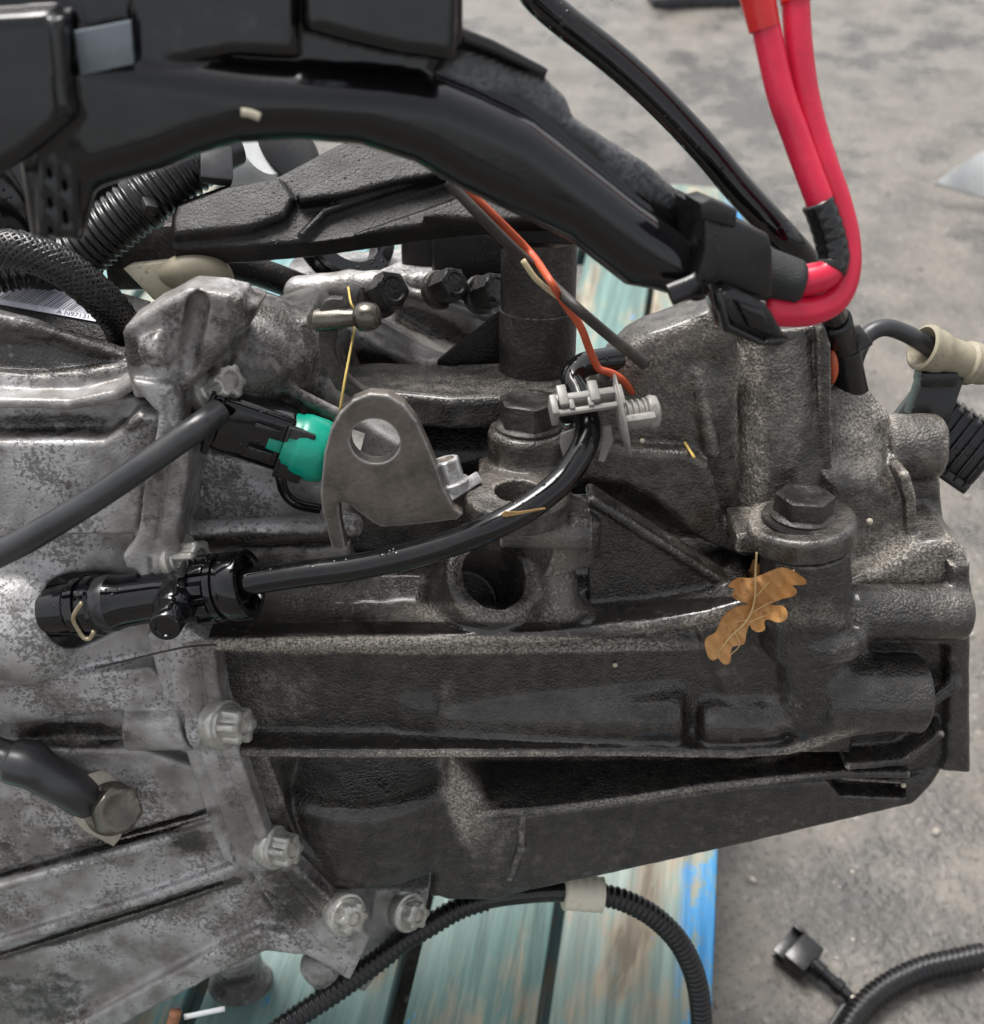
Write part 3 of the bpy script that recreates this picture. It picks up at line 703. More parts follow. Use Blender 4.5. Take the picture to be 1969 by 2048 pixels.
bell_dust = blobs(0.15, [(540, 700, 140, 100, 0.35), (560, 1190, 150, 60, 0.6), (150, 1395, 130, 40, 0.55), (130, 1480, 100, 16, 0.5), (720, 1850, 110, 70, 0.75), (430, 1320, 40, 60, 0.5)])
bell = cast('bell_housing', B, M['bare'], gearbox, bell_dirt, dust=bell_dust); del B

# --- mount bracket bolted on top
D = Field((-20, -45, -72), (152, 98, 28), 0.8); D.kf = 0.5
def circ(c, r, n=24): return [A(c[0] + r * math.cos(t), c[1], c[2] + r * math.sin(t)) for t in np.linspace(0, 2 * np.pi, n, endpoint=False)]
D.cyl(c1 - A(0, 10, 0), c1 + A(0, 12.5, 0), 15.4, rd=2.6, k=2)
D.cyl(c2 - A(0, 9, 0), c2, 19.0, rd=2.0, k=4)
D.box((c1 + c2) / 2 - A(0, 5, 0), (16.5, 5, 16), rd=2, k=5)
D.ex('v', qs([(1090, 905), (1150, 890), (1200, 760), (1226, 722), (1262, 690), (1300, 668), (1380, 640), (1420, 622), (1480, 640), (1480, 1000), (1500, 1060), (1600, 1112), (1490, 1116), (1400, 1080), (1320, 1012), (1250, 975), (1150, 968), (1090, 980)], -22), -46, -22, rd=4, k=4)
D.ex('v', qs([(1180, 880), (1260, 900), (1375, 906), (1418, 930), (1432, 968), (1448, 1040), (1478, 1078), (1530, 1084), (1600, 1112), (1490, 1117), (1400, 1082), (1325, 1012), (1255, 972), (1160, 960)], -14), -34, -14, rd=2.6, k=2)
D.cyl(Q(1568, 1075, -30), Q(1560, 640, -42), 18.4, rd=1.5, k=5)
D.ex('v', qs([(1648, 642), (1664, 690), (1668, 1040), (1640, 1060), (1636, 660)], -20), -50, -20, rd=1.2, k=2)
D.cyl(Q(1605, 1082, 3), Q(1605, 1034, 3), 19.6, rd=2.4, k=3)
D.box(Q(1525, 1058, -8), (12, 4.2, 12), rd=2, k=4)
D.ell(Q(1415, 745, -20), (9, 6, 4), k=4, op='s')
D.ell(Q(1430, 730, -36), (12, 10, 12), k=6)
D.line([Q(1395, 745, -24), Q(1425, 900, -20)], 3, k=5)
D.cyl(c2 - A(0, 25, 0), c2 + A(0, 6, 0), 8.2, rd=0.5, k=1.0, op='s')
D.rough(0.13, 10, 23)
mount = cast('mount_bracket', D, M['bracket'], gearbox, blobs(0.80, [(1505, 850, 30, 200, 0.6), (1030, 975, 90, 50, 0.52), (1060, 900, 80, 40, 0.72), (1330, 690, 140, 26, 0.5, -20)]),
             dust=blobs(0.24, [(1340, 780, 130, 110, 0.5), (1505, 850, 34, 210, 1.0), (1570, 800, 50, 150, 0.5), (1330, 690, 150, 24, 0.75, -20), (1030, 960, 80, 50, 0.5), (1300, 1000, 150, 60, 0.12)])); del D  # column's lit left side is painted into both masks
# ------------------------------------------------------------------ ground and pallet
def plane_obj(name, x0, x1, y0, y1, z, m):
    o = mesh_w(name, [(x0, y0, z), (x1, y0, z), (x1, y1, z), (x0, y1, z)], [(0, 1, 2, 3)], m, origin=(0, 0, 0), smooth=False)
    return o
ground = tag(plane_obj('ground', -40, 40, -40, 80, 0, M['ground']), kind='structure')
rs = np.random.RandomState(5)
def pebbles():
    bm = bmesh.new(); bmesh.ops.create_icosphere(bm, subdivisions=1, radius=1.0); v0, f0 = bmvf(bm); f0 = np.array(f0)
    vs = []; fs = []; n = 0
    for i in range(1300):
        x = rs.uniform(-0.15, 1.1); y = rs.uniform(0.25, 2.3) if i % 3 else rs.uniform(0.2, 0.9)
        r = 0.0010 + 0.0026 * rs.rand() ** 3
        s = np.array([r * rs.uniform(0.7, 1.6), r * rs.uniform(0.7, 1.3), r * rs.uniform(0.35, 0.7)])
        a = rs.uniform(0, 6.28); c, d = math.cos(a), math.sin(a)
        v = v0 * (1 + 0.22 * rs.normal(size=(len(v0), 1))) * s
        v = np.stack([v[:, 0] * c - v[:, 1] * d + x, v[:, 0] * d + v[:, 1] * c + y, v[:, 2] + s[2] * 0.2], 1)
        vs.append(v); fs.append(f0 + n); n += len(v0)
    return mesh_w('gravel', np.concatenate(vs), np.concatenate(fs), M['stones'], origin=(0, 0, 0), smooth=False)
tag(pebbles(), 'small loose grit and stone chips strewn over the wet asphalt', 'gravel', kind='stuff')

PH = 0.144
e0, e1 = gp(1430, 1900, PH), gp(1487, 420, PH)
pyaw = math.atan2(-(e1 - e0)[0], (e1 - e0)[1])
pallet = empty('pallet', (e0[0], e0[1], 0), 'worn turquoise and blue painted wooden pallet under the gearbox', 'pallet')
pallet.rotation_euler[2] = pyaw
cp, sp_ = math.cos(-pyaw), math.sin(-pyaw)
def ploc(px, py, h=PH):
    p = gp(px, py, h) - e0; return A(p[0] * cp - p[1] * sp_, p[0] * sp_ + p[1] * cp)
def pbox(name, x0, x1, y0, y1, z0, z1, m, bev=0.002):
    v, f = rbox(((x0 + x1) / 2, 0, (z0 + z1) / 2), np.eye(3), ((x1 - x0) / 2, (y1 - y0) / 2, (z1 - z0) / 2), bev, 2)
    me = bpy.data.meshes.new(name); me.from_pydata([tuple(q - A((x0 + x1) / 2, 0, 0)) for q in v], [], f)
    me.polygons.foreach_set('use_smooth', np.ones(len(me.polygons), bool)); me.set_sharp_from_angle(angle=rad(40))
    me.materials.append(m); o = bpy.data.objects.new(name, me); COL.objects.link(o); o.parent = pallet
    o.location = ((x0 + x1) / 2, (y0 + y1) / 2, 0); return o
xb1 = ploc(1107, 1900)[0]; xb2 = ploc(800, 1975)[0]
edges = [(xb1 + 0.003, 0.0), (xb2 + 0.006, xb1 - 0.003), (xb2 - 0.10, xb2 - 0.004), (xb2 - 0.205, xb2 - 0.110), (xb2 - 0.31, xb2 - 0.215), (xb2 - 0.41, xb2 - 0.32), (xb2 - 0.51, xb2 - 0.42)]
tones = [(0.17, 0.29, 0.27), (0.085, 0.225, 0.215), (0.15, 0.30, 0.295), (0.12, 0.34, 0.37), (0.09, 0.31, 0.35), (0.16, 0.34, 0.36), (0.12, 0.34, 0.37)]
paints = [0.60, 0.70, 0.74, 0.6, 0.62, 0.6, 0.6]
Y1 = ploc(1487, 378)[1]
for i, (a, b) in enumerate(edges):
    w = b - a
    pbox('board', a, b, -0.22, Y1 + 0.012 * math.sin(i * 2.3), PH - 0.021, PH, board_mat(i, paints[i], tones[i], (w / 2 - 0.021) if i == 0 else None))
bm_ = board_mat(20, 0.5, (0.10, 0.30, 0.36))
for y in (-0.17, 0.36, Y1 - 0.08): pbox('bearer', edges[-1][0] + 0.004, -0.004, y - 0.045, y + 0.045, PH - 0.043, PH - 0.0215, bm_)
for y in (-0.17, 0.36, Y1 - 0.08):
    for a in (edges[-1][0] + 0.004, xb2 - 0.15, -0.104): pbox('block', a, a + 0.1, y - 0.045, y + 0.045, 0.0225, PH - 0.0435, bm_)
for a in (edges[-1][0] + 0.004, xb2 - 0.15, -0.104): pbox('bottom_board', a, a + 0.1, -0.215, Y1 - 0.03, 0.001, 0.022, bm_)
# ------------------------------------------------------------------ bolts and plates of the gearbox
def hexmod(t, i, h): return math.cos(math.pi / 6) / math.cos((t % (math.pi / 3)) - math.pi / 6)
def hexbolt(c, axis, r, h, fr, fh, m, parent, ref=None, name='bolt', spin=0.0):
    c = np.asarray(c, float); b = MB()
    b.add(lathe([(fr * 0.96, -2), (fr, 0), (fr, fh * 0.45), (fr * 0.93, fh * 0.8), (r * 0.95, fh)], c, axis, 40, ref))
    def mod(t, i, hh):
        t2 = t + spin
        k = hexmod(t2, i, hh)
        return k if i < 2 else (min(k, 0.985) if i == 2 else 1.0)
    rr = r / math.cos(math.pi / 6)
    b.add(lathe([(rr, fh - 0.3), (rr, h - 1.3), (rr * 0.985, h - 0.5), (r * 0.93, h), (r * 0.72, h), (r * 0.62, h - 0.5)], c, axis, 48, ref, mod))
    return b.build(name, m, parent, angle=32)
def torx(c, axis, r, h, fr, m, parent):
    c = np.asarray(c, float); a = nrm(axis); w = MB()
    w.add(lathe([(fr * 0.95, -4), (fr, 0), (fr, 1.6), (fr * 0.96, 2.3), (r * 1.25, 2.6), (r * 1.15, 3.4)], c, a, 40))
    bo = w.build('bolt', m, parent, angle=35)
    hd = MB(); mod = lambda t, i, hh: 1 + 0.14 * max(-0.75, min(0.75, 1.4 * math.cos(6 * t))) if i < 5 else 1.0
    hd.add(lathe([(r * 1.02, 2.6), (r, 3.4), (r, h - 1.2), (r * 0.95, h - 0.4), (r * 0.84, h), (r * 0.52, h), (r * 0.42, h - 1.6), (0.3, h - 1.8)], c, a, 54, None, mod))
    hd.build('bolt_head', m, bo, angle=35)
    return bo
AX1 = A(0.86, 0.02, 0.51)
torx(V(446, 1449, 15), AX1, 6.6, 11.5, 9.9, M['zinc'], bell)
torx(V(548, 1694, 10), A(0.84, 0.0, 0.54), 6.3, 11, 9.2, M['zinc'], bell)
torx(V(690, 1828, 14), A(0.60, 0.0, 0.80), 6.2, 8.5, 9.2, M['zinc'], bell)
torx(V(815, 1824, -4), A(0.66, 0.0, 0.71), 5.8, 8.5, 8.8, M['zinc'], bell)
torx(V(428, 777, -3), A(0.72, 0.22, 0.66), 6.0, 11, 9.8, M['zinc'], bell)
torx(V(356, 1114, 8), A(0.86, 0.05, 0.5), 5.5, 12, 9.0, M['zinc'], bell)
ctop = G2S(c1 + A(0, 12.3, 0))
hexbolt(ctop, UW, 10.2, 11.5, 12.6, 2.6, M['dark_bolt'], mount, spin=0.35)
hexbolt(G2S(Q(1606, 1032, 2)), UW, 9.4, 9.0, 12.0, 2.2, M['dark_bolt'], mount, spin=0.15)
MB().add(lathe([(11, 0), (11, 0.5), (14.4, 0.6), (14.6, 0.1), (14.8, -0.4)], G2S(Q(1606, 1034, 2)), UW, 40)).build('washer', M['dark_bolt'], mount, angle=35)

# lifting eye plate
c = C(600, 750)
outl = [c(*p) for p in [(108, 640), (130, 420), (165, 290), (215, 200), (285, 135), (375, 100), (475, 108), (560, 160), (630, 250), (690, 380), (740, 500), (775, 610), (830, 715), (880, 752), (850, 782), (700, 800), (560, 815), (440, 822), (395, 800), (330, 752), (270, 705), (212, 690), (216, 770), (250, 945), (170, 935), (120, 740)]]
Lf = Field((-95, -45, -4), (-10, 62, 18), 0.6)
Lf.ex('v', qs(outl, 13), 6.6, 13, rd=0.9, k=0.5)
hc = Q(750, 883, 13)
Lf.ex('v', [A(hc[0] + 8.4 * math.cos(t), hc[1] + 8.2 * math.sin(t), 0) for t in np.linspace(0, 6.283, 32, endpoint=False)], -10, 30, rd=0.6, k=0.8, op='s')
eye = cast('lifting_eye', Lf, M['steel'], gearbox); del Lf
# its foot, bent back to a bolt
foot = MB(); fq = V(885, 1018, 9)
foot.add(rbox(V(910, 985, 0), [nrm(A(0.75, 0.5, -0.42)), nrm(A(-0.5, 0.86, 0)), nrm(np.cross(nrm(A(0.75, 0.5, -0.42)), nrm(A(-0.5, 0.86, 0))))], (8.5, 2.2, 8), 0.8))
foot.build('foot', M['steel'], eye, angle=40)
hexbolt(V(903, 968, 2), nrm(A(-0.25, 0.90, 0.30)), 4.9, 9.5, 6.8, 1.6, M['steel'], eye)

# earth strap: shrink sleeve, lug, hex bolt
strap = empty('earth_strap', world(V(100, 1560, 20))[0], 'black earth strap with a tinned lug bolted to the bell housing', 'cable')
MB().add(tube([np.append(V(-60, 1490, 16), 7.5), np.append(V(10, 1515, 18), 8.0), np.append(V(22, 1520, 18), 10.2), np.append(V(60, 1530, 19), 10.6), np.append(V(85, 1545, 19), 9.6), np.append(V(130, 1570, 18), 9.4), np.append(V(172, 1600, 15), 8.6), np.append(V(185, 1606, 13), 5)], n=22, step=1.5, flat=0.85)).build('shrink_sleeve', M['sheath'], strap)
lugp = [(165, 1568), (178, 1548), (203, 1540), (280, 1570), (283, 1590), (240, 1680), (228, 1693), (170, 1662), (148, 1640)]
LA = nrm(A(0.62, 0.10, 0.78)); LP0 = V(222, 1617, 15)
MB().add(prism([onplane(x, y, LP0, LA) for x, y in lugp], -LA * 2.6, 0.6)).build('lug', M['tin'], strap, angle=40)
hexbolt(LP0, LA, 8.9, 9.5, 10.8, 2.2, M['polished'], strap, spin=0.2)

# ------------------------------------------------------------------ selector arm, stud and the castings behind
Sx = Field((-82, 20, -78), (60, 112, -12), 0.85)
top = ww(900, 795, -30)
Sx.ex('w', [Qw(x, y, top) for x, y in [(668, 742), (700, 726), (760, 722), (900, 728), (1010, 722), (1180, 700), (1180, 785), (1090, 792), (900, 797), (760, 783), (690, 775)]], top - 13, top, rd=2.5, k=2)
selector = cast('selector_arm', Sx, M['crust'], gearbox, blobs(1.0, []), dust=blobs(0.2, [(960, 755, 260, 40, 0.5)])); del Sx
MB().add(prism([V(x, y, -4) for x, y in [(637, 625), (646, 604), (660, 597), (684, 598), (696, 612), (696, 648), (676, 662), (668, 700), (684, 745), (724, 778), (800, 800), (800, 814), (722, 806), (672, 780), (646, 735), (637, 690)]], -UV * 4.5, 0.8)).build('selector_plate', M['dark_bolt'], gearbox, angle=40)
sd = MB(); sa = nrm(A(0.96, 0.02, 0.28))
sd.add(lathe([(3.9, -9), (3.9, -8.6), (3.9, -8.5), (3.7, 0), (3.2, 2), (2.9, 5), (4.6, 6.2), (5.0, 8), (4.9, 10), (4.2, 12.3), (3.2, 13.1), (2.9, 13.3)], V(684, 637, -4), sa, 28))
sd.build('ball_stud', M['polished'], gearbox, angle=50)
st = MB(); st.add(lathe([(15, -13), (15.3, 0), (15.3, 17), (14.6, 17.3), (14.6, 35), (14.6, 44)], V(1075, 700, -62), UW, 40)); st.build('pivot_post', M['post'], gearbox, angle=40)
# inner housing ribs, seen behind the arm
I_ = Field((-100, -10, -150), (60, 125, -66), 1.1)
I_.ex('v', qs([(560, 560), (800, 545), (1030, 560), (1030, 860), (560, 860)], -105), -148, -105, rd=4)
I_.line([Q(600, 585, -92), Q(700, 575, -90), Q(780, 575, -90)], 7, k=4)
I_.line([Q(790, 578, -92), Q(900, 605, -88), Q(1000, 640, -86)], 2.6, k=3)
I_.line([Q(700, 655, -80), Q(760, 690, -80), Q(850, 735, -80), Q(920, 728, -82)], 3.2, k=3)
I_.line([Q(760, 660, -84), Q(830, 700, -84), Q(900, 726, -84)], 3.2, k=3)
I_.ex('v', qs([(700, 640), (760, 640), (900, 720), (880, 760), (700, 760)], -90), -120, -90, rd=3, k=6)
I_.rough(0.2, 12, 41)
inner = cast('inner_housing', I_, M['bare'], gearbox, blobs(0.25, [(860, 650, 80, 26, 0.8, 20), (700, 740, 90, 40, 0.9)]), dust=blobs(0.05, [])); del I_
MB().add(prism([V(x, y, -72) for x, y in [(875, 722), (1005, 620), (1010, 760), (870, 760)]], -UV * 3, 0.5)).build('guard_plate', M['black_iron'], gearbox, angle=40)
for x, y, r in ((768, 592, 7.0), (890, 580, 6.0), (972, 590, 6.0)):
    hexbolt(V(x - 12, y, -88), A(0.62, 0.1, 0.78), r, 12, r * 1.35, 2.5, M['dark_bolt'], inner)
# ------------------------------------------------------------------ mount plate (black iron) behind the duct
mp = empty('engine_mount', world(V(700, 480, -50))[0], 'black iron engine mount plate with a wet recess above the selector arm', 'engine mount')
nP = nrm(UW * 0.75 + UV * 0.66); eP = nrm(np.cross(nP, UU)); axp = np.stack([UU, eP, nP])
P0 = V(620, 486, -46); cP = float(P0 @ nP)
def qp(px, py, d=0.0): return axp @ onplane(px, py, nP * (cP + d), nP)
def pp(pts, d=0.0): return [qp(x, y, d) for x, y in pts]
lo_ = np.array(qp(330, 520)); hi_ = np.array(qp(1190, 270))
Mf_kf = 0.4
Mf = Field((lo_[0] - 4, lo_[1] - 6, cP - 24), (hi_[0] + 2, hi_[1] + 4, cP + 14), 0.8); Mf.kf = 0.45
Mf.ex('v', pp([(338, 470), (343, 430), (352, 405), (400, 385), (455, 366), (482, 378), (560, 348), (650, 300), (700, 275), (900, 270), (1180, 330), (1180, 448), (1110, 436), (920, 440), (620, 482), (480, 494), (345, 500)]), cP - 11, cP, rd=1.6)
Mf.ex('v', pp([(342, 440), (352, 408), (455, 368), (560, 350), (590, 392), (570, 430), (500, 455), (345, 470)], 5), cP - 4, cP + 5, rd=2.5, k=6)
Mf.ex('v', pp([(590, 385), (700, 330), (860, 300), (930, 340), (800, 360), (690, 388), (600, 400)], 6), cP - 4, cP + 6, rd=1.5, k=2)
Mf.ex('v', pp([(612, 468), (650, 428), (760, 390), (900, 345), (960, 362), (860, 400), (700, 455)], 4), cP - 1.6, cP + 20, rd=1.0, k=1.5, op='s')
Mf.line([qp(606, 470, 0), qp(650, 424, 1), qp(760, 386, 1.5), qp(905, 342, 2)], 1.5, k=1.5)
Mf.ex('v', pp([(960, 380), (1060, 400), (1110, 440), (940, 440), (840, 430)], 5), cP - 3, cP + 5, rd=2, k=4)
Mf.cyl(qp(1075, 440, -22), qp(1075, 440, -4), 17, rd=2, k=5)
plate = cast('plate', Mf, M['black_iron'], mp, axes=axp); del Mf

# ------------------------------------------------------------------ cable duct in the foreground
axd = np.stack([nrm(UU - 0.22 * UV), UW, nrm(UV + 0.22 * UU)])
def qd(px, py, cc): return axd @ onplane(px, py, axd[2] * cc, axd[2])
def dd(pts, cc): return [qd(x, y, cc) for x, y in pts]
DV = 66
duct = empty('cable_duct', world(S(1000, 400, 80))[0], 'curved black plastic cable duct arching over the gearbox', 'cable duct')
Df = Field((-175, 55, 10), (110, 210, 88), 1.0)
fold = [(-60, 80), (120, 70), (300, 100), (500, 130), (648, 140), (782, 148), (897, 166), (972, 197), (1083, 250), (1157, 308), (1299, 420), (1400, 492)]
low = [(1440, 560), (1432, 612), (1410, 619), (1325, 594), (1269, 584), (1224, 549), (1150, 491), (1040, 440), (923, 385), (841, 336), (730, 300), (600, 290), (480, 297), (400, 320), (330, 350), (250, 372), (160, 400), (100, 330), (40, 330), (-60, 340)]
Df.ex('v', dd(fold + low, DV), DV - 36, DV, rd=9)
Df.ex('v', dd([(-60, 30), (100, 20), (110, 60), (150, 240), (90, 290), (40, 330), (-60, 380)], DV + 8), DV - 20, DV + 8, rd=3, k=2)     # upper left shell
Df.ex('v', dd([(95, 40), (128, 30), (140, 200), (150, 235), (112, 230)], DV + 12), DV - 10, DV + 12, rd=1.6, k=2)
Df.ex('v', dd([(60, 250), (190, 240), (200, 330), (165, 485), (60, 480), (40, 340)], DV - 4), DV - 22, DV - 4, rd=3, k=3)              # hanging leg
for x in (80, 110, 140): Df.ex('v', dd([(x, 260), (x + 6, 470)], DV), DV - 20, DV, rd=1, k=1.5, line=1.4)
Df.ex('v', dd([(-60, -80), (930, -80), (930, 90), (860, 160), (-60, 160)], DV - 10), DV - 34, DV - 10, rd=2.5, k=2)
Df.ex('v', dd([(615, -60), (918, -60), (918, 30), (916, 128), (880, 118), (800, 108), (700, 84), (615, 60)], DV + 6), DV - 30, DV + 6, rd=2.5, k=1.5)   # raised box
Df.ex('v', dd([(255, -60), (600, -60), (600, 118), (470, 112), (268, 150)], DV - 2), DV - 24, DV - 2, rd=2.5, k=1.5)                  # ribbed cover
Df.ex('v', dd([(860, 40), (925, 70), (1090, 150), (1136, 195), (1152, 236), (1190, 262), (1299, 328), (1390, 410), (1400, 480), (1299, 440), (1083, 280), (897, 190), (840, 160)], DV - 16), DV - 38, DV - 16, rd=3, k=3)
Df.ex('v', dd([(920, 52), (990, 80), (1100, 138), (1092, 160), (985, 112), (920, 88)], DV - 14), DV - 34, DV - 14, rd=1, k=1)         # lid lip
cast('channel', Df, M['duct'], duct, axes=axd, dust=blobs(0.0, [(1120, 205, 100, 40, 0.75, 35), (1270, 330, 130, 46, 0.7, 40), (960, 150, 80, 30, 0.75, 15), (430, 60, 170, 70, 0.42), (620, 165, 140, 10, 0.5, 3)])); del Df  # pale spots paint the sky's sheen on the top faces
# pale slab painting a sky reflection on the left shell
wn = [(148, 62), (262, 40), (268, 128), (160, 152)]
MB().add(prism([onplane(x, y, axd[2] * (DV + 1.5), axd[2]) for x, y in wn], -axd[2] * 2, 0.5)).build('reflection_patch', M['sky_reflection'], duct, angle=40)
# clamp at the right end
cl = MB(); cf = lambda x, y, d: onplane(x, y, axd[2] * d, axd[2])
cl.add(prism([cf(x, y, DV + 5) for x, y in [(1408, 420), (1420, 416), (1540, 470), (1548, 500), (1548, 590), (1530, 600), (1440, 570), (1405, 600), (1395, 560), (1412, 500)]], -axd[2] * 30, 2.0, 3))
cl.add(prism([cf(x, y, DV + 9) for x, y in [(1400, 405), (1425, 398), (1478, 420), (1476, 450), (1470, 458), (1405, 440)]], -axd[2] * 12, 1.4, 3))
cl.add(tube([cf(x, y, DV + 3) for x, y in [(1432, 455), (1428, 500), (1405, 560), (1340, 590)]], 3.2, n=12, flat=0.5))
cl.build('clamp', M['plastic'], duct, angle=40)
lt = MB()
lt.add(prism([cf(x, y, DV + 12) for x, y in [(1438, 590), (1470, 578), (1530, 606), (1546, 625), (1570, 668), (1580, 680), (1540, 690), (1470, 662)]], -axd[2] * 9, 1.0, 2))
lt.build('latch_body', M['plastic'], duct, angle=40)
lt = MB()
lt.add(prism([cf(x, y, DV + 15.5) for x, y in [(1432, 585), (1444, 580), (1462, 650), (1530, 682), (1572, 678), (1584, 680), (1560, 694), (1520, 692), (1452, 664)]], -axd[2] * 10, 0.8, 2))
lt.add(prism([cf(x, y, DV + 14.5) for x, y in [(1474, 602), (1530, 622), (1545, 672), (1500, 655)]], -axd[2] * 4, 0.8, 2))
lt.build('latch', M['plastic_wet'], duct, angle=40)
wr = MB(); wr.add(tube([np.append(S(1520, 545, 76), 8.64), np.append(S(1560, 556, 76), 8.06), np.append(S(1600, 566, 77), 7.10), np.append(S(1606, 567, 77), 5.76)], n=24, step=1.0, flat=0.9)); wr.build('cloth_wrap', M['cloth_tape'], duct)
# crumb lying on the front of the duct
tag(MB().add(tube([onplane(x, y, axd[2] * (DV + 0.6), axd[2]) for x, y in [(482, 224), (500, 226), (520, 234)]], 1.1, n=8, step=0.6)).build('crumb', M['crumb']), 'pale crumb of debris stuck on the dark duct front', 'debris')

# ------------------------------------------------------------------ red battery cables and the black one
def T4(pts): return [np.append(S(x, y, z), r) for x, y, z, r in pts]
rc = empty('red_cable', world(S(1640, 560, 64))[0], 'red battery cable wrapped in glossy black tape at its bend', 'cable', 'red battery cables')
MB().add(tube(T4([(1440, -420, 108, 4.04), (1508, -60, 97.0, 4.04), (1520, 0, 95.0, 4.04), (1533, 56, 93.0, 4.04), (1562, 186, 89.0, 4.04), (1590, 265, 86.0, 4.04), (1615, 334, 84.0, 4.04), (1640, 401, 82.0, 4.04), (1660, 460, 79.0, 4.04), (1668, 510, 77.0, 4.14), (1655, 545, 77.0, 4.43), (1625, 558, 77.0, 4.72), (1590, 562, 76.0, 5.01)]), n=22, step=1.6)).build('insulation', M['red'], rc)
MB().add(tube(T4([(1433, -420, 108, 4.8), (1503, -60, 97.2, 4.81), (1517, 0, 95.0, 4.81), (1530, 58, 93.0, 4.43)]), n=22, step=1.6)).build('sleeve', M['red_sleeve'], rc, angle=50)
MB().add(tube(T4([(1636, 404, 82.2, 4.77), (1650, 440, 80.6, 4.77), (1662, 480, 78.5, 4.81), (1668, 520, 77.0, 4.81), (1660, 542, 77.0, 4.67)]), n=24, corr=(3.2, 0.16))).build('tape_wrap', M['tape'], rc)
rc2 = empty('red_cable', world(S(1600, 623, 60))[0], 'bare red battery cable looping lowest around the clamp end', 'cable', 'red battery cables')
MB().add(tube(T4([(1570, -420, 108, 3.95), (1588, -60, 95.0, 3.95), (1592, 0, 93.0, 3.95), (1598, 90, 90.0, 3.95), (1611, 186, 86.0, 3.95), (1630, 265, 83.0, 3.95), (1652, 334, 81.0, 3.95), (1678, 409, 78.0, 3.95), (1694, 480, 75.0, 4.04), (1694, 545, 73.0, 4.14), (1672, 596, 72.0, 4.33), (1625, 620, 73.0, 4.53), (1570, 622, 74.0, 4.72), (1530, 616, 74.0, 4.72)]), n=22, step=1.6)).build('insulation', M['red'], rc2)
MB().add(tube(T4([(1568, -420, 108, 4.4), (1586, -60, 95.0, 4.38), (1590, -20, 93.6, 4.38), (1592, 4, 93.0, 4.29)]), n=22, step=1.6)).build('sleeve', M['red_sleeve'], rc2, angle=50)
bk = empty('black_cable', world(S(1690, 770, 30))[0], 'thick glossy black cable running down diagonally behind the red pair', 'cable')
MB().add(tube(T4([(700, -420, 60, 4.9), (880, -220, 64, 4.9), (1040, -60, 66, 4.9), (1072, -10, 66, 4.9), (1130, 42, 65, 4.9), (1220, 112, 63, 4.9), (1310, 192, 61, 4.8), (1400, 286, 58, 4.8), (1480, 380, 55, 4.8), (1560, 466, 52, 4.8), (1612, 526, 40, 4.8), (1655, 600, 20, 4.8), (1688, 690, -8, 4.8), (1702, 790, -24, 4.8)]), n=22, step=1.8)).build('sheath', M['rubber'], bk)
MB().add(tube(T4([(1672, 640, 8, 5.7), (1688, 700, -10, 5.8), (1698, 755, -18, 6.2), (1704, 800, -26, 7.0)]), n=22, step=1.6)).build('boot', M['plastic'], bk)
zt = MB(); zc = S(1688, 700, -10); za = nrm(S(1698, 755, -18) - S(1672, 640, 8))
zt.add(lathe([(6.0, -1.4), (6.3, -1.2), (6.3, 1.2), (6.0, 1.4)], zc, nrm(za + A(-0.25, 0, 0.2)), 26, caps=False))
zt.add(rbox(S(1718, 678, -8), frame(A(0.5, -0.8, 0.2)), (3.0, 3.2, 4.4), 0.6))
zt.build('zip_tie', M['plastic'], bk, angle=40)
MB().add(tube(T4([(1664, 700, -2, 0.8), (1667, 720, -3, 1.7), (1668, 745, -5, 1.7), (1666, 765, -7, 0.8)]), n=10, step=1)).build('rust_flake', M['orange'], bk)

# ------------------------------------------------------------------ thin wires hanging below the duct
ow = tag(MB().add(tube([np.append(p, r) for p, r in [(S(900, 355, 36), 1.8), (S(935, 385, 34), 1.9), (S(985, 430, 28), 1.7), (S(1060, 505, 14), 1.5), (V(1100, 560, -4), 1.3), (V(1125, 600, -6), 1.4), (V(1160, 650, -8), 1.4), (V(1180, 700, -10), 1.4), (V(1196, 735, -11), 1.35), (V(1206, 741, -11), 1.35), (V(1225, 747, -12), 1.4), (V(1245, 760, -14), 1.35), (V(1265, 785, -22), 1.2)]], n=12, step=1.2)).build('orange_wire', M['orange']), 'bare thin orange wire hanging from the duct down to the bracket', 'wire')
dw = tag(MB().add(tube([np.append(p, r) for p, r in [(S(896, 362, 36), 2.2), (S(955, 425, 34), 2.5), (S(1020, 490, 26), 2.5), (S(1085, 550, 18), 2.4), (V(1150, 612, 2), 2.4), (V(1220, 672, 0), 2.4), (V(1262, 705, -2), 2.6), (V(1290, 728, -4), 2.7)]], n=12, step=1.2, flat=0.75)).build('dark_wire', M['brown_wire']), 'dark dirty wire alongside the orange one, ending on the bracket', 'wire')
tag(MB().add(tube([V(1046, 520, -8), V(1075, 560, -8), V(1125, 600, -9), V(1165, 630, -9), V(1240, 690, -9)], 1.0, n=8, step=1.2)).build('bare_wire', M['cream_wire']), 'thin pale stripped wire behind the dark wire', 'wire')
tag(MB().add(tube([V(697, 575, -30), V(702, 605, -14), V(712, 630, -12), V(703, 690, 0), V(690, 760, 8), V(680, 822, 10)], 0.42, n=6, step=1.5)).build('straw', M['straw']), 'single yellow straw draped over the ball stud', 'straw')
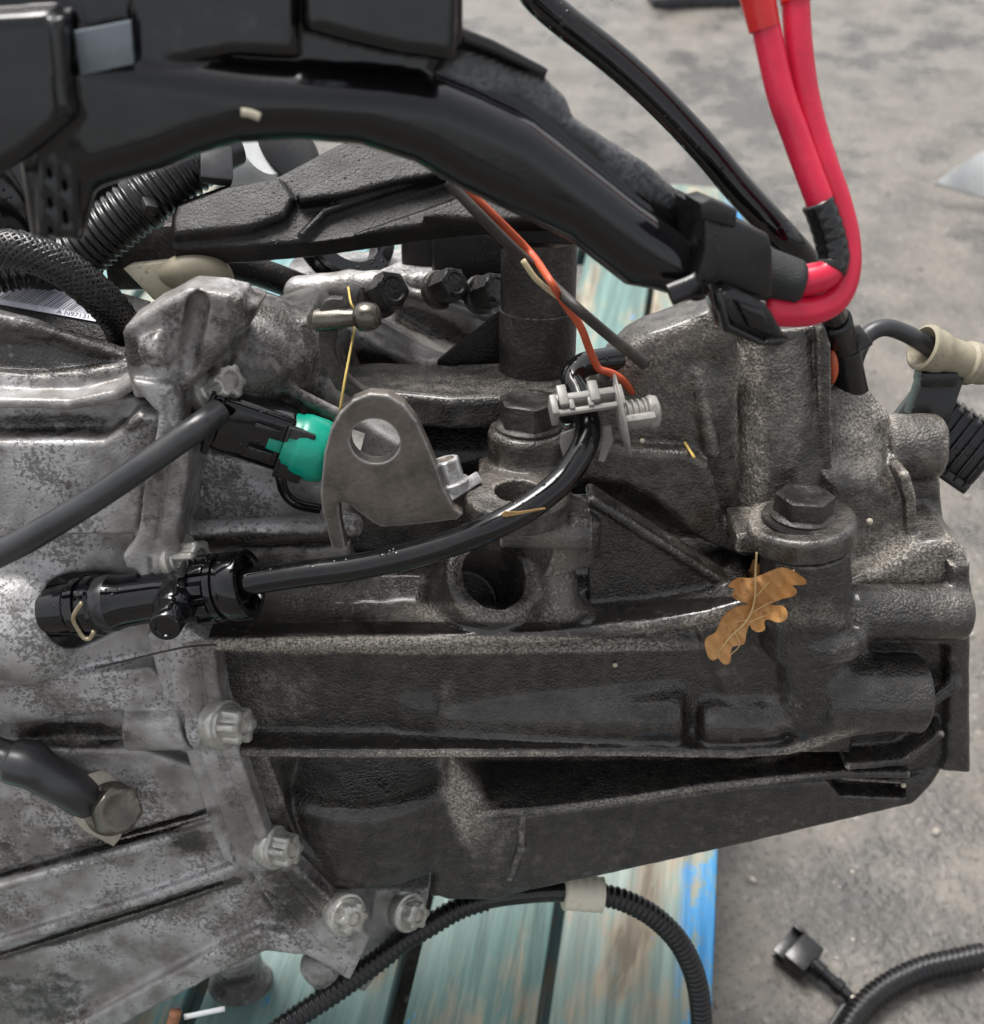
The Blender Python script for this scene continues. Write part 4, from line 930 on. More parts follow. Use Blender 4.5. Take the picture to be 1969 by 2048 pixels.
# ------------------------------------------------------------------ clutch hydraulic line with its joint
def TV(pts): return [np.append(V(x, y, v), r) for x, y, v, r in pts]
hy = empty('hydraulic_line', world(V(300, 1220, 12))[0], 'glossy black hydraulic joint and hose crossing the gearbox front', 'hose')
ja = V(112, 1222, 8); jb = V(545, 1160, 22); jx = nrm(jb - ja)
def notch(t, i, h):
    if 58.4 < h < 67.5: return 1 + 0.05 * np.sign(math.cos(9 * t))
    if 10.5 < h < 14.2: return 1 + 0.02 * np.sign(math.cos(5 * t))
    return 1.0
prof = [(2, -2), (9.6, -2), (9.8, 0), (10.0, 8.6), (9.6, 9.0), (9.6, 10.3), (11.4, 10.6), (11.4, 14), (10.2, 14.3), (10.2, 15.6), (11.3, 16), (11.3, 19.2), (10.4, 20.2), (10.4, 26), (9.9, 27), (9.6, 31), (9.1, 46), (9.2, 53), (10.2, 56), (12.3, 58.5), (12.5, 61), (11.0, 61.6), (11.0, 67), (12.3, 67.6), (12.3, 70), (11.2, 70.5), (11.2, 72), (12.6, 72.6), (12.8, 73.6), (12.8, 78.6), (12.2, 79.6), (10.0, 79.8), (9.4, 79), (9.2, 75), (4, 74)]
MB().add(lathe(prof, ja, jx, 44, None, notch)).build('joint_body', M['plastic_wet'], hy, angle=38)
MB().add(lathe([(10.42, 20.6), (10.55, 20.8), (10.55, 25.6), (10.42, 25.8)], ja, jx, 44, caps=False)).build('band', M['sheath'], hy)
ngrip = MB()
for k in range(10):
    a = 2 * math.pi * k / 10; X, Yx, _ = frame(jx); d = X * math.cos(a) + Yx * math.sin(a)
    ngrip.add(rbox(ja + jx * 64.5 + d * 11.6, [jx, np.cross(jx, d), d], (2.6, 1.7, 1.1), 0.35))
ngrip.build('grip_lug', M['plastic_wet'], hy, angle=40)
na, nb = V(357, 1200, 24), S(329, 1256, V(329, 1256, 30)[2] + 14)
nx = nrm(nb - na); nl = np.linalg.norm(nb - na)
MB().add(lathe([(7.8, -6), (7.6, nl * 0.35), (6.6, nl * 0.45), (6.0, nl * 0.55), (5.4, nl - 0.6), (4.9, nl), (3.4, nl), (3.1, nl - 0.5)], na, nx, 32)).build('bleed_cap', M['plastic_wet'], hy, angle=45)
cpx = [(164, 1205), (150, 1226), (147, 1240), (156, 1258), (168, 1276), (180, 1277), (188, 1262)]
MB().add(tube([V(x, y, 27 - 0.02 * i) for i, (x, y) in enumerate(cpx)], 0.85, n=10, step=0.8)).build('spring_clip', M['spring'], hy)
MB().add(tube(TV([(480, 1168, 22, 4.9), (520, 1160, 22, 4.9), (600, 1148, 23, 4.8), (700, 1136, 25, 4.7), (800, 1116, 27, 4.7), (900, 1088, 29, 4.7), (985, 1054, 31, 4.7), (1062, 1012, 27, 4.7), (1126, 960, 20, 4.7), (1163, 905, 14, 4.6), (1177, 866, 9, 4.5), (1171, 826, 3, 4.4), (1158, 790, -3, 4.4), (1146, 757, -9, 4.4), (1166, 731, -17, 4.5), (1215, 720, -24, 4.6), (1300, 712, -32, 4.6), (1400, 700, -42, 4.6)]), n=22, step=1.6)).build('hose', M['rubber'], hy)
tag(MB().add(prism([V(x, y, 35.5) for x, y in [(1002, 1030), (1010, 1023), (1036, 1024), (1090, 1016), (1092, 1018), (1040, 1029), (1012, 1034)]], -UV * 0.4, 0)).build('leaf_scrap', M['scrap'], angle=30), 'small orange-brown leaf scrap stuck on the black hose', 'debris')

# grey plastic clip on that hose
gc = empty('hose_clip', world(V(1200, 830, 6))[0], 'grey plastic hose clip with a ribbed plug end', 'clip')
u3 = nrm(A(0.985, 0.15, -0.08)); v3 = nrm(np.cross(A(0, 0.45, 0.9), u3)); n3 = np.cross(u3, v3)
b = MB()
cc = V(1172, 822, 9)
def cb(du, dv, dn, hu, hv, hn, bev=0.5): return rbox(cc + u3 * du + v3 * dv + n3 * dn, [u3, v3, n3], (hu, hv, hn), bev)
if v3[1] < 0: v3 = -v3; n3 = -n3
b.add(cb(0, 3.6, 0.5, 11.8, 1.3, 5.0)); b.add(cb(0, -1.2, 3.2, 11.8, 1.0, 1.0)); b.add(cb(-11, 1.0, 2.0, 1.2, 3.8, 4.2)); b.add(cb(11.5, 1.0, 2, 1.3, 4.0, 4.4))
b.add(cb(-5, 1.5, 4.4, 1.0, 2.6, 0.8)); b.add(cb(1.5, 1.5, 4.4, 1.0, 2.6, 0.8)); b.add(cb(-2, 2.8, 3.5, 9, 0.9, 1.4))
b.build('clip_body', M['grey_clip'], gc, angle=40)
for du in (-7.5, 3.2):
    t = MB(); t.add(cb(du, 4.2, 4.6, 1.7, 4.0, 1.6, 0.6)); t.build('tab', M['grey_clip'], gc, angle=40)
for q in ([(1122, 868), (1150, 858), (1146, 882), (1128, 922), (1118, 885)], [(1206, 855), (1222, 850), (1228, 880), (1208, 925), (1196, 922), (1204, 890)]):
    MB().add(prism([V(x, y, 5) for x, y in q], -UV * 1.6 + UU * 0.8, 0.4)).build('arm', M['grey_clip'], gc, angle=40)
dc = V(1245, 832, 4)
MB().add(lathe([(1, -2.2), (6, -2.0), (12, -0.9), (14.6, -0.2), (14.8, 0.4), (12, 0.6), (5, 0.2)], dc, nrm(u3 + A(0, 0.05, 0.16)), 36)).build('sealing_disc', M['grey_clip'], gc)
b = MB(); b.add(lathe([(4.2, 0), (4.4, 8.5), (5.6, 9), (6.0, 10.4), (5.4, 12.2), (3.2, 13.2)], dc, u3, 26))
for k in range(4): b.add(lathe([(4.2, 1 + k * 2.0), (5.3, 1.5 + k * 2.0), (5.3, 2.1 + k * 2.0), (4.2, 2.5 + k * 2.0)], dc, u3, 26))
b.add(rbox(dc + u3 * 5 - v3 * 4.0 + n3 * 2, [u3, v3, n3], (5.2, 1.4, 3), 0.4))
b.build('plug', M['grey_clip'], gc, angle=40)

# ------------------------------------------------------------------ reversing light switch with its connector
sw = empty('switch', world(V(620, 905, -4))[0], 'bright green sensor plugged into a black connector behind the lifting eye', 'sensor')
a0, a1 = V(425, 828, -1), V(668, 912, -3); sx = nrm(a1 - a0)
syv = nrm(np.cross(UV, sx)); szv = np.cross(sx, syv)
L = np.linalg.norm(a1 - a0)
def sp(du, dv, dn): return a0 + sx * du + syv * dv + szv * dn
MB().add(lathe([(9, 26), (10.2, 26.3), (10.4, 30), (11.0, 30.6), (11.6, 33), (11.6, 39), (10.8, 42), (9.6, 43.5), (9.0, 47)], a0, sx, 40)).build('switch_body', M['green'], sw, angle=45)
MB().add(lathe([(12.2, 47), (12.4, 48), (12.4, 52), (9, 52.5)], a0, sx, 6)).build('hex_collar', M['zinc'], sw, angle=30)
con = empty('plug_connector', world(V(500, 870, 0))[0], 'black two-pin wiring plug pushed onto the green sensor', 'connector')
b = MB()
b.add(rbox(sp(14, 0, -1), [sx, syv, szv], (15, 10.8, 8.2), 3.4, 3)); b.add(rbox(sp(1.5, 0, 0), [sx, syv, szv], (1.6, 11.6, 9.2), 1.2, 2))
b.add(rbox(sp(22, -8.0, -1), [sx, syv, szv], (8, 3.4, 6), 1.6, 2))
b.build('housing', M['plastic_wet'], con, angle=40)
b = MB()
b.add(rbox(sp(31, -1.0, 7.4), [sx, syv, szv], (4.8, 10.0, 1.5), 0.5)); b.add(rbox(sp(26.6, -1.0, 7.4), [sx, syv, szv], (0.6, 10.0, 2.2), 0.3)); b.add(rbox(sp(36, -2, 7.3), [sx, syv, szv], (0.8, 6.5, 1.2), 0.3))
b.build('latch', M['plastic'], con, angle=40)
for dv in (4.6, -4.6):
    MB().add(rbox(sp(19.5, dv, 7.8), [sx, syv, szv], (4.6, 1.9, 1.3), 0.4)).build('latch_arm', M['plastic_wet'], con, angle=40)
MB().add(rbox(sp(23.5, 0, 7.1), [sx, syv, szv], (2.6, 2.2, 0.7), 0.2)).build('latch_window', M['green'], con, angle=40)
b = MB()
ring = [sp(0.5, 8.6 * math.cos(t) * 1.0 + 1, 9.6 + 0 * t) for t in np.linspace(0, 6.28, 5)]
b.add(tube([sp(-0.5, -8, 7.5), sp(-1.0, -2, 9.2), sp(-1.0, 5, 9.6), sp(-1.0, 9.5, 7.5), sp(-1.0, 11, 2), sp(-0.5, 11, -4)], 1.1, n=10, step=1)); b.add(tube([sp(2.6, -7, 8.2), sp(2.6, 3, 9.0), sp(2.6, 8, 8.0)], 0.9, n=10, step=1))
b.add(rbox(sp(-1.2, 3, 3), [sx, syv, szv], (1.2, 5.5, 5.5), 0.8)); b.add(rbox(sp(0.6, -3.5, 8.6), [sx, syv, szv], (1.0, 1.0, 1.6), 0.3))
b.build('rear_rim', M['plastic'], con, angle=40)
for i, (dv, m) in enumerate(((3.4, 'cream_wire'), (1.6, 'cream_wire'), (-1.6, 'yellow'))):
    MB().add(tube([sp(1, dv, 6), sp(-3, dv - 1.0, 8.5), V(430, 826 + 3 * i, 8), V(420, 834 + 4 * i, 10)], 0.75 if i < 2 else 1.1, n=8, step=0.8)).build('wire', M[m], con)
MB().add(tube(TV([(440, 822, 10, 4.4), (425, 833, 13, 4.5), (390, 858, 20, 4.5), (300, 922, 25, 4.5), (200, 990, 28, 4.5), (100, 1052, 29, 4.6), (30, 1092, 28, 4.7), (-60, 1135, 26, 4.8)]), n=22, step=1.8)).build('cable', M['sheath'], con, angle=60)
MB().add(tube([V(560, 950, -14), V(570, 985, -14), V(595, 1008, -14), V(640, 1018, -16)], 2.0, n=10, step=1)).build('gasket_ring', M['rubber'], sw)

# ------------------------------------------------------------------ braided hose, conduit and the bits behind, upper left
def braid(pts, r, n=14, wid=1.25):
    P, s = crom(np.asarray(pts, float), 0.9); T, X, Y = frames_along(P); b = MB()
    b.add(tube(pts, r * 0.93, step=2, n=18))
    pitch = r * 4.4
    for fam in (1, -1):
        for k in range(n):
            ph = 2 * math.pi * k / n + fam * 2 * math.pi * s / pitch
            over = r * (1 + 0.045 * np.sin(n * (fam * 2 * math.pi * s / pitch) + (0 if fam > 0 else math.pi) + math.pi * k))
            d = X * np.cos(ph)[:, None] + Y * np.sin(ph)[:, None]
            tt = np.gradient(P + d * r, axis=0); tt /= np.linalg.norm(tt, axis=1)[:, None]
            sd = np.cross(tt, d)
            c = P + d * over[:, None]
            v = np.stack([c - sd * wid / 2 - d * 0.2, c + d * 0.25, c + sd * wid / 2 - d * 0.2], 1).reshape(-1, 3); m = len(P)
            f = [(i * 3 + j, i * 3 + j + 1, (i + 1) * 3 + j + 1, (i + 1) * 3 + j) for i in range(m - 1) for j in (0, 1)]
            b.add((v, f))
    return b
bh = [V(-60, 505, -20), V(0, 497, -20), V(60, 506, -20), (V(130, 538, -22)), V(195, 590, -26), V(238, 640, -34), V(262, 700, -46)]
tag(braid(bh, 6.6).build('braided_hose', M['conduit']), 'black braided hose curving behind the bell housing', 'hose')
cd1 = empty('conduit', world(V(280, 420, -60))[0], 'black corrugated conduit with a zip tie left of the mount plate', 'conduit', 'corrugated conduits')
MB().add(tube(TV([(110, 545, -58, 10.6), (170, 498, -58, 10.6), (240, 440, -60, 10.6), (310, 385, -64, 10.6), (380, 335, -70, 10.2), (420, 310, -76, 9)]), n=26, corr=(2.75, 1.1))).build('conduit_tube', M['conduit'], cd1)
b = MB(); zc = V(290, 401, -60); b.add(lathe([(10.4, -1.6), (11.1, -1.4), (11.1, 1.4), (10.4, 1.6)], V(285, 404, -63), nrm(V(310, 385, -64) - V(240, 440, -60)), 28, caps=False))
b.add(rbox(V(298, 412, -50), frame(A(0.4, 0.6, 0.5)), (2.4, 3.0, 2.0), 0.5)); b.build('zip_tie', M['plastic'], cd1, angle=40)
b = MB(); b.add(lathe([(8, -4), (9.4, 0), (9.4, 6), (7.5, 8), (6.5, 16)], V(400, 322, -72), A(0.75, 0.45, -0.45), 24)); b.add(rbox(V(432, 330, -66), frame(A(0.3, 0.2, 0.9)), (6, 7, 3), 1.2)); b.build('elbow', M['sheath'], cd1, angle=40)
cd2 = tag(MB().add(tube(TV([(-60, 560, -40, 7), (0, 548, -42, 7), (60, 540, -46, 7), (110, 545, -54, 7)]), n=20, corr=(2.6, 0.8))).build('conduit', M['conduit']), 'short corrugated conduit end under the braided hose', 'conduit', 'corrugated conduits')

# white barcode label on the casting behind
lb = empty('label_sticker', world(V(90, 600, -44))[0], 'torn white barcode sticker under the braided hose', 'sticker')
ln = nrm(UW * 0.75 + UV * 0.66); lo_ = V(60, 618, -44)
def lbp(x, y, d=0.0): return onplane(x, y, lo_ + ln * d, ln)
MB().add(prism([lbp(x, y) for x, y in [(-20, 578), (49, 547), (134, 577), (212, 631), (199, 644), (-20, 604)]], -ln * 0.5, 0)).build('paper', M['label'], lb, smooth=False)
b = MB(); rb = random.Random(4); x = -14
while x < 186:
    wdt = rb.choice((1.2, 1.2, 2.0, 3.0)); y1 = 598 + (x / 200) * 34; x2 = x + 38; y2 = y1 - 27
    if x > 96: x2 = x + 38 * (1 - (x - 96) / 140); y2 = y1 - 27 * (1 - (x - 96) / 140)
    b.add((np.array([lbp(x, y1, .15), lbp(x + wdt, y1, .15), lbp(x2 + wdt, y2, .15), lbp(x2, y2, .15)]), [(0, 1, 2, 3)])); x += wdt + rb.choice((1.4, 2.2, 3.4))
b.build('barcode', M['ink'], lb, smooth=False)
def text(body, p0, p1, size, mat, parent, nrm_, flip=1):
    cu = bpy.data.curves.new('lettering', 'FONT'); cu.body = body; cu.size = 1.0; cu.fill_mode = 'FRONT'
    tmp = bpy.data.objects.new('tmp', cu); COL.objects.link(tmp); bpy.context.view_layer.update()
    me = bpy.data.meshes.new_from_object(tmp.evaluated_get(bpy.context.evaluated_depsgraph_get()))
    bpy.data.objects.remove(tmp)
    v = np.array([q.co[:] for q in me.vertices]); f = [tuple(p.vertices) for p in me.polygons]
    e1 = p1 - p0; W_ = v[:, 0].max(); ex = e1 / W_; ey = nrm(np.cross(nrm_, e1)) * size
    return mesh_s('lettering', p0 + v[:, :1] * ex + v[:, 1:2] * ey, f, mat, parent, smooth=False)
text('A N97131', lbp(112, 626, .2), lbp(176, 637, .2), 2.4, M['ink'], lb, ln)
text('A N97131', lbp(96, 566, .2), lbp(42, 552, .2), 2.4, M['ink'], lb, ln)
text('RENAULT SAS', lbp(50, 612, .2), lbp(104, 622, .2), 1.6, M['ink'], lb, ln) if False else None
# shelf that carries the sticker
shelf = MB(); shelf.add(prism([lbp(x, y, -0.8) for x, y in [(-80, 560), (60, 530), (300, 600), (330, 700), (250, 700), (-80, 610)]], -ln * 14, 1.0)); shelf.build('ledge', M['black_iron'], gearbox, angle=40)

bp = tag(MB().add(prism([V(x, y, -52) for x, y in [(246, 538), (262, 530), (360, 520), (400, 540), (330, 605), (306, 600)]], -UV * 5, 0.8)).build('plastic_tab', M['dirty_beige']), 'dirty cream plastic tab behind the bell housing corner', 'plastic piece')
b = MB(); b.add(tube(TV([(345, 562, -52, 3), (352, 552, -50, 7.2), (385, 545, -50, 9.0), (425, 548, -52, 8.4), (452, 560, -54, 4.5), (458, 565, -55, 1.5)]), n=20, step=1.2, flat=0.8)); tag(b.build('bulb', M['beige']), 'smooth cream plastic cap beside the dirty tab', 'plastic piece')

# pulley and engine bits in the gap under the mount plate
eng = empty('engine_accessories', world(V(700, 520, -130))[0], 'dark pulley and hose stubs in the gap under the mount plate', 'engine part')
MB().add(lathe([(15, -6), (21, -6), (22, -4), (20, 0), (22, 4), (21, 6), (15, 6), (14, 4), (14, -4)], V(690, 470, -120), nrm(A(0.55, 0.25, 0.8)), 44, caps=False)).build('pulley', M['plastic_wet'], eng, angle=50)
MB().add(lathe([(12, -8), (13, 6), (11, 9)], V(500, 322, -140), nrm(A(0.7, 0.3, 0.6)), 36)).build('pulley_hub', M['white_panel'], eng, angle=50)
MB().add(lathe([(16, -10), (17, 2), (13, 4)], V(575, 300, -150), nrm(A(0.7, 0.3, 0.6)), 36)).build('hub', M['plastic'], eng, angle=50)
b = MB(); b.add(rbox(V(860, 500, -125), GB, (12, 10, 8), 3)); b.add(rbox(V(950, 530, -115), GB, (18, 16, 10), 4)); b.build('block', M['black_iron'], eng, angle=40)
b = MB(); b.add(tube(TV([(420, 520, -84, 6), (520, 545, -92, 6), (640, 590, -104, 6)]), n=16)); b.build('hose_stub', M['black_iron'], eng)
b = MB(); b.add(rbox(V(300, 505, -96), GB, (17, 14, 10), 4)); b.build('bracket', M['dark_bolt'], eng, angle=40)
b = MB(); b.add(tube(TV([(-80, 300, -60, 15), (-10, 360, -62, 15), (30, 430, -64, 15), (70, 500, -70, 15), (120, 580, -84, 15)]), n=20, step=3)); b.build('coolant_hose', M['rubber'], eng)
b = MB(); b.add(rbox(V(160, 330, -120), GB, (42, 16, 12), 5)); b.add(rbox(V(60, 260, -130), GB, (30, 24, 12), 5)); b.build('cover', M['plastic'], eng, angle=40)
# ------------------------------------------------------------------ plug and beige joint at the right
def TV2(pts): return [np.append(V(x, y, v), r) for x, y, v, r in pts]
bj = empty('vent_hose', world(V(1850, 700, -60))[0], 'thin black hose ending in a beige plastic joint', 'hose')
MB().add(tube(TV2([(1705, 740, -50, 3.4), (1718, 700, -52, 3.4), (1738, 668, -54, 3.4), (1772, 655, -56, 3.4), (1815, 668, -58, 3.5), (1860, 695, -60, 3.6), (1890, 715, -62, 3.6)]), n=18, step=1.5)).build('hose', M['sheath'], bj)
jx2 = nrm(V(1990, 742, -64) - V(1845, 692, -58)); j0 = V(1846, 694, -58)
MB().add(lathe([(4.0, 6), (6.2, 2), (8.0, -0.6), (9.2, 0), (9.4, 1.6), (8.6, 3.4), (8.8, 6), (8.2, 9), (7.4, 10), (7.4, 15), (7.2, 20), (8.6, 21), (8.8, 24), (7.6, 25), (7.0, 30), (5, 36)], j0, jx2, 36)).build('joint', M['beige'], bj, angle=45)
fp = empty('finned_plug', world(V(1880, 900, -66))[0], 'black finned plastic breather cap beside the gearbox end', 'cap')
b = MB(); b.add(rbox(V(1868, 790, -60), [nrm(A(0.95, -0.25, 0)), nrm(A(0.25, 0.95, 0.2)), nrm(np.cross(A(0.95, -0.25, 0), A(0.25, 0.95, 0.2)))], (8, 10, 6), 1.6)); b.add(rbox(V(1872, 752, -58), GB, (7.2, 3, 5), 1.0)); b.build('neck', M['plastic'], fp, angle=40)
fx = nrm(A(0.80, -0.58, 0.12)); fy = nrm(A(0.50, 0.78, 0.35)); fy = nrm(fy - fx * np.dot(fx, fy)); fz = np.cross(fx, fy); fc = V(1888, 868, -72)
MB().add(rbox(fc, [fx, fy, fz], (21, 13, 11), 4, 3)).build('cap_body', M['plastic'], fp, angle=40)
for k in range(9):
    MB().add(rbox(fc + fx * (-17 + k * 4.3) + fz * 0.5 + fy * 1, [fx, fy, fz], (0.8, 13.4, 12.2), 0.5, 2)).build('fin', M['plastic_wet'], fp, angle=40)
MB().add(rbox(fc - fy * 12 + fz * 1, [fx, fy, fz], (20, 2.4, 11.6), 0.8, 2)).build('rim', M['plastic'], fp, angle=40)

# ------------------------------------------------------------------ conduit under the gearbox
cn = empty('conduit', world(S(1200, 1900, -150))[0], 'black corrugated conduit looping under the gearbox with white tape', 'conduit', 'corrugated conduits')
pth = [(100, 2330, -150), (300, 2260, -120), (480, 2130, -100), (560, 2058, -104), (600, 2030, -106), (674, 1981, -108), (756, 1922, -110), (808, 1881, -112), (853, 1855, -113), (916, 1818, -114), (972, 1799, -115), (1046, 1788, -116), (1128, 1784, -118), (1205, 1790, -120), (1250, 1802, -122), (1310, 1835, -126), (1362, 1890, -132), (1394, 1965, -140), (1404, 2060, -150), (1396, 2130, -156), (1330, 2300, -168)]
P4 = [np.append(S(x, y, z), 5.4) for x, y, z in pth]
MB().add(tube(P4[:11], n=20, corr=(3.0, 0.7))).build('conduit_tube', M['conduit'], cn)
MB().add(tube([np.append(p[:3], 4.6) for p in P4[9:14]], n=18, step=2)).build('taped_section', M['tape'], cn)
MB().add(tube(P4[13:], n=20, corr=(3.0, 0.8))).build('conduit_tube', M['conduit'], cn)
MB().add(tube([np.append(p[:3], 8.3) for p in P4[12:14]], n=24, corr=(4.5, 0.3))).build('white_tape', M['white_tape'], cn)
tag(MB().add(tube([S(368, 2035, -70), S(410, 2026, -72), S(450, 2018, -74)], 1.2, n=10)).build('white_rod', M['white_panel']), 'white thin rod sticking out under the bell housing', 'rod')
tag(MB().add(tube([S(335, 2080, -66), S(348, 2040, -66), S(352, 2022, -66)], 2.6, n=14)).build('rusty_stub', M['rust']), 'rusty stub below the bell housing edge', 'bolt')

# ------------------------------------------------------------------ things on the ground
def gw(px, py, h): return gp(px, py, h)
gcn = empty('loose_connector', gw(1640, 1940, 0), 'black electrical connector with a grey wire lying on the ground', 'connector')
ga, gb2 = gw(1592, 1900, 0.012), gw(1690, 1985, 0.010); gx = nrm(gb2 - ga); gz = A(0, 0, 1.0); gy = np.cross(gz, gx)
b = MB(); b.add(rbox(ga + gx * 0.00576 + gy * 0.0, [gx, gy, gz], (0.00792, 0.01152, 0.00648), 0.00108)); b.add(rbox(ga - gx * 0.00576, [gx, gy, gz], (0.00432, 0.01188, 0.00144), 0.00058)); b.add(rbox(ga - gx * 0.00576 - gz * 0.00576, [gx, gy, gz], (0.00432, 0.01188, 0.00144), 0.00058)); b.add(rbox(ga - gx * 0.00576 + gy * 0.01044, [gx, gy, gz], (0.00432, 0.00144, 0.00720), 0.00058)); b.buildw('shell', M['plastic'], gcn, angle=40)
b = MB(); b.add(lathe([(0.00540, 0.01152), (0.00562, 0.02160), (0.00446, 0.02232), (0.00446, 0.03024), (0.00540, 0.03096), (0.00540, 0.03600), (0.00396, 0.03672), (0.00360, 0.04320)], ga, gx, 22)); b.buildw('boot', M['plastic_wet'], gcn, angle=40)
b = MB(); e_ = ga + gx * 0.04176; b.add(tube([e_, e_ + gx * 0.00432 - gz * 0.00288, gw(1690, 2010, 0.00432), gw(1650, 2070, 0.00288), gw(1610, 2130, 0.00288)], 0.00187, step=0.00216, n=12)); b.buildw('wire', M['sheath'], gcn)
b = MB(); b.add(lathe([(0.00288, 0.04176), (0.00374, 0.04320), (0.00374, 0.04608), (0.00216, 0.04752)], ga, gx, 16)); b.buildw('terminal', M['polished'], gcn, angle=40)
gcd = MB(); gcd.add(tube([gw(1670, 2130, 0.011), gw(1700, 2050, 0.011), gw(1760, 1985, 0.011), (gw(1840, 1942, 0.011)), gw(1920, 1922, 0.011), gw(1968, 1912, 0.011)], 0.0085, n=20, corr=(0.0042, 0.0012)))
tag(gcd.buildw('conduit', M['conduit']), 'black corrugated conduit lying on the asphalt at the corner', 'conduit', 'corrugated conduits')
# pale curved panel at the right edge
pp = [gw(1873, 364, 0.03), gw(1905, 340, 0.045), gw(1940, 318, 0.06), gw(1990, 290, 0.075), gw(2060, 300, 0.08), gw(2060, 410, 0.035), gw(1965, 392, 0.02), gw(1910, 376, 0.022)]
tag(MB().add(prism(pp, A(0, 0.002, -0.004), 0.0008)).buildw('white_sheet', M['white_panel'], angle=50), 'white pointed sheet panel lying on the asphalt', 'panel')
# shoe at the top
sf = Field((-90, -40, 0), (110, 40, 70), 2.0)
sf.ex('v', [A(-85, -26, 0), A(-60, -33, 0), A(0, -28, 0), A(60, -35, 0), A(95, -24, 0), A(105, 0, 0), A(95, 24, 0), A(60, 35, 0), A(0, 30, 0), A(-60, 33, 0), A(-85, 24, 0)], 0, 18, rd=4)
sf.ell((50, 0, 20), (52, 32, 26), k=6); sf.cap((-50, 0, 40), (30, 0, 26), 26, 26, k=8); sf.cap((-50, 0, 40), (-52, 0, 60), 27, 26, k=6)
P, Fq = sf.mesh(); sc_ = gp(1395, 10, 0); yaw = 0.12
Pw = np.stack([P[:, 0] * math.cos(yaw) - P[:, 1] * math.sin(yaw), P[:, 0] * math.sin(yaw) + P[:, 1] * math.cos(yaw), P[:, 2]], 1) * 0.001 * 1.05 + sc_ + A(0, 0.02, 0)
tag(mesh_w('shoe', Pw, Fq, M['shoe']), 'dark shoe of a bystander at the top edge', 'shoe')

# ------------------------------------------------------------------ oak leaf and grit
c1_, c2_ = C(1269, 750), C(1269, 1200)
leafp = [c1_(*p) for p in [(650, 1092), (720, 1062), (800, 1036), (868, 1062), (925, 1106), (915, 1130), (852, 1132), (876, 1160), (860, 1190), (800, 1205), (758, 1222), (742, 1240), (800, 1244), (826, 1280), (815, 1320), (770, 1332), (722, 1316), (700, 1330), (705, 1370), (670, 1385), (635, 1370), (622, 1345)]] + [c2_(*p) for p in [(604, 180), (592, 238), (530, 252), (522, 300), (515, 340), (484, 346), (452, 312), (442, 262), (436, 322), (402, 312), (380, 242), (392, 202), (440, 172), (470, 102), (520, 52), (572, 32), (618, 24)]] + [c1_(*p) for p in [(600, 1226), (560, 1216), (526, 1186), (545, 1152), (506, 1136), (560, 1092), (615, 1096), (640, 1090)]]
def leaf_mesh():
    from mathutils.geometry import tessellate_polygon
    lf0 = smooth_closed([A(x, y, 0) for x, y in leafp], 3)[:, :2]
    bm = bmesh.new(); vs = [bm.verts.new((x, y, 0)) for x, y in lf0]; bm.faces.new(vs)
    bmesh.ops.triangulate(bm, faces=bm.faces[:])
    for _ in range(3):
        bmesh.ops.subdivide_edges(bm, edges=[e for e in bm.edges if e.calc_length() > 11], cuts=1)
        bmesh.ops.triangulate(bm, faces=[f for f in bm.faces if len(f.verts) > 3])
    v, f = bmvf(bm)
    mid = np.array([(1512, 1140), (1510, 1200), (1495, 1240), (1460, 1275), (1430, 1310)])
    out = []
    for x, y, _ in v:
        d = min(np.hypot(x - (a[0] + (b[0] - a[0]) * t), y - (a[1] + (b[1] - a[1]) * t)) for a, b in zip(mid[:-1], mid[1:]) for t in (0, .25, .5, .75, 1))
        out.append(V(x, y, 24 + 0.0021 * d * d - 2.0 * math.exp(-(d / 7) ** 2) * 0.5 + 1.2 * math.sin(x * .07 + y * .05) + 0.5 * math.sin(x * .21 - y * .17) + (1150 - y) * -0.015))
    return np.array(out), f, mid
v, f, mid = leaf_mesh()
def m_leaf():
    n = NT('dry_leaf'); a = n.noise(45, 5, 0.6); bb = n.noise(300, 5, 0.7)
    c = n.mix(n.ramp(a, 0.3, 0.7), (0.30, 0.125, 0.035), (0.56, 0.30, 0.11)); c = n.mix(n.ramp(bb, 0.58, 0.70), c, (0.12, 0.055, 0.025)); c = n.mix(n.ramp(n.noise(110, 3), 0.66, 0.70), c, (0.05, 0.03, 0.02))
    return n.fin(c, 0.5, 0, n.bump(bb, 0.4, 0.0008))
M['leaf'] = m_leaf()
leaf = empty('oak_leaf', world(V(1500, 1220, 22))[0], 'dry brown oak leaf resting on the gearbox', 'leaf')
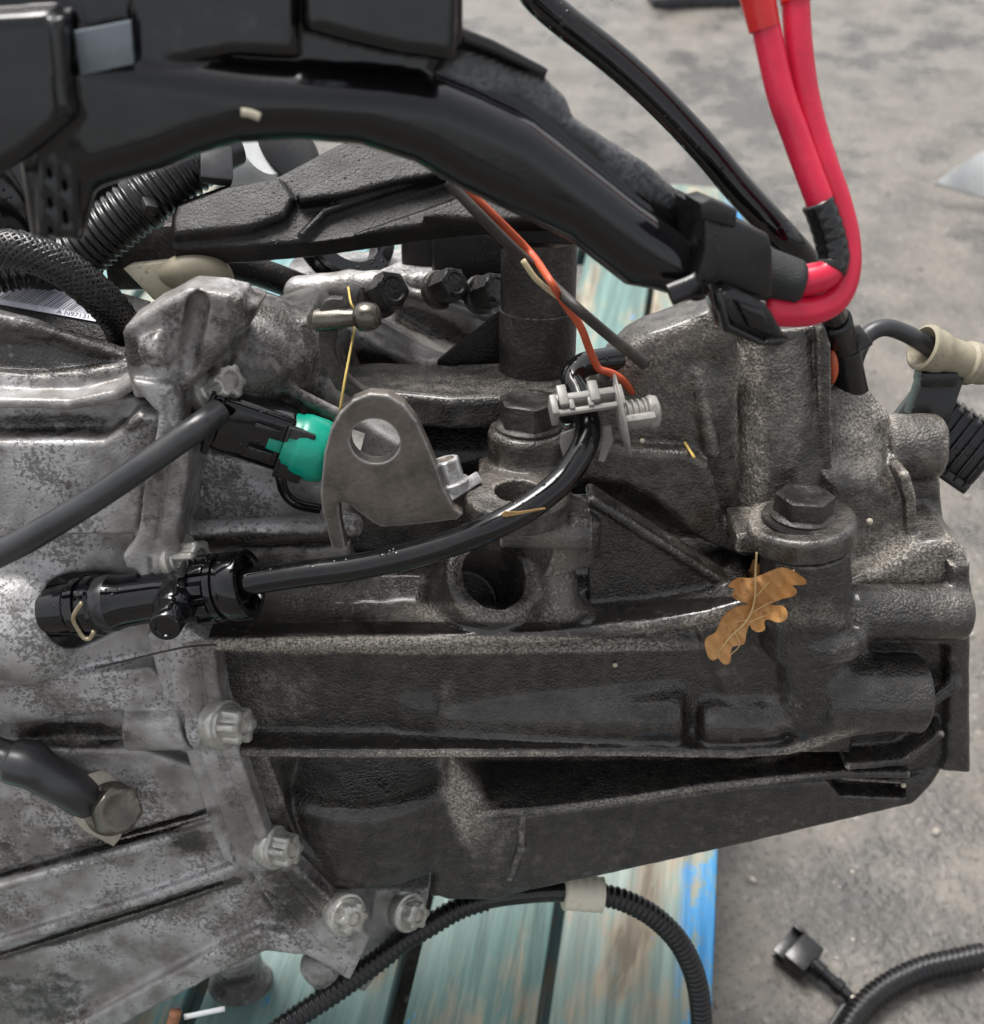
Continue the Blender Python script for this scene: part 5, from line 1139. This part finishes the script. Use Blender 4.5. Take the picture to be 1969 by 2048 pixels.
lo2 = mesh_s('blade', np.concatenate([v, v - UV * 0.25]), [tuple(q) for q in f] + [tuple(i + len(v) for i in q[::-1]) for q in f], M['leaf'], leaf)
M['vein'] = m_plain('leaf_vein', (0.50, 0.36, 0.17), 0.5)
MB().add(tube([V(x, y, 26.2) for x, y in [(1514, 1105), (1512, 1140), (1510, 1200), (1495, 1240), (1460, 1275), (1432, 1312)]], 0.38, n=8, step=1)).build('stem', M['vein'], leaf)
b = MB()
for p in ([(1512, 1195), (1545, 1160), (1590, 1140)], [(1506, 1225), (1540, 1205), (1575, 1190)], [(1498, 1245), (1530, 1232), (1560, 1226)], [(1470, 1265), (1480, 1290), (1462, 1310)], [(1495, 1240), (1450, 1250), (1425, 1290)]):
    b.add(tube([V(x, y, 26.3) for x, y in p], 0.2, n=6, step=1.2))
b.build('vein', M['vein'], leaf)
leaf2 = tag(MB().add(prism([V(x, y, -8) for x, y in [(1455, 1170), (1500, 1140), (1508, 1118), (1520, 1130), (1520, 1185), (1490, 1200), (1462, 1190)]], -UV * 0.3, 0)).build('leaf_fragment', M['leaf'], angle=30), 'curled brown leaf fragment tucked behind the oak leaf', 'leaf')
rg = random.Random(9)
for x, y, vv, r, lab in ((1231, 1330, 1.2, 1.1, 'white grit speck on the dark front wall'), (1808, 1571, -3, 1.2, 'pale grit speck near the lower right corner'), (1285, 882, -20, 1.1, 'pale grit speck under the clip plug'), (1740, 1043, -13, 1.4, 'brown stone chip lying on the end cover')):
    tag(MB().add(lathe([(0.3 * r, -r * .6), (r, -0.2 * r), (0.9 * r, 0.4 * r), (0.3 * r, 0.7 * r)], V(x, y, vv), UV, 7)).build('grit', M['crumb']), lab, 'grit')
tag(MB().add(tube([V(1370, 885, -20), V(1389, 915, -12)], 0.6, n=6)).build('straw', M['straw']), 'short straw bit on the bracket face', 'straw')

tag(MB().add(tube([V(190, 1336, 17), V(250, 1322, 18), V(320, 1305, 18), V(380, 1293, 18), V(432, 1290, 16)], 0.45, n=6, step=1.5)).build('thin_strand', M['brown_wire']), 'thin dark strand lying across the flange below the hydraulic joint', 'wire')
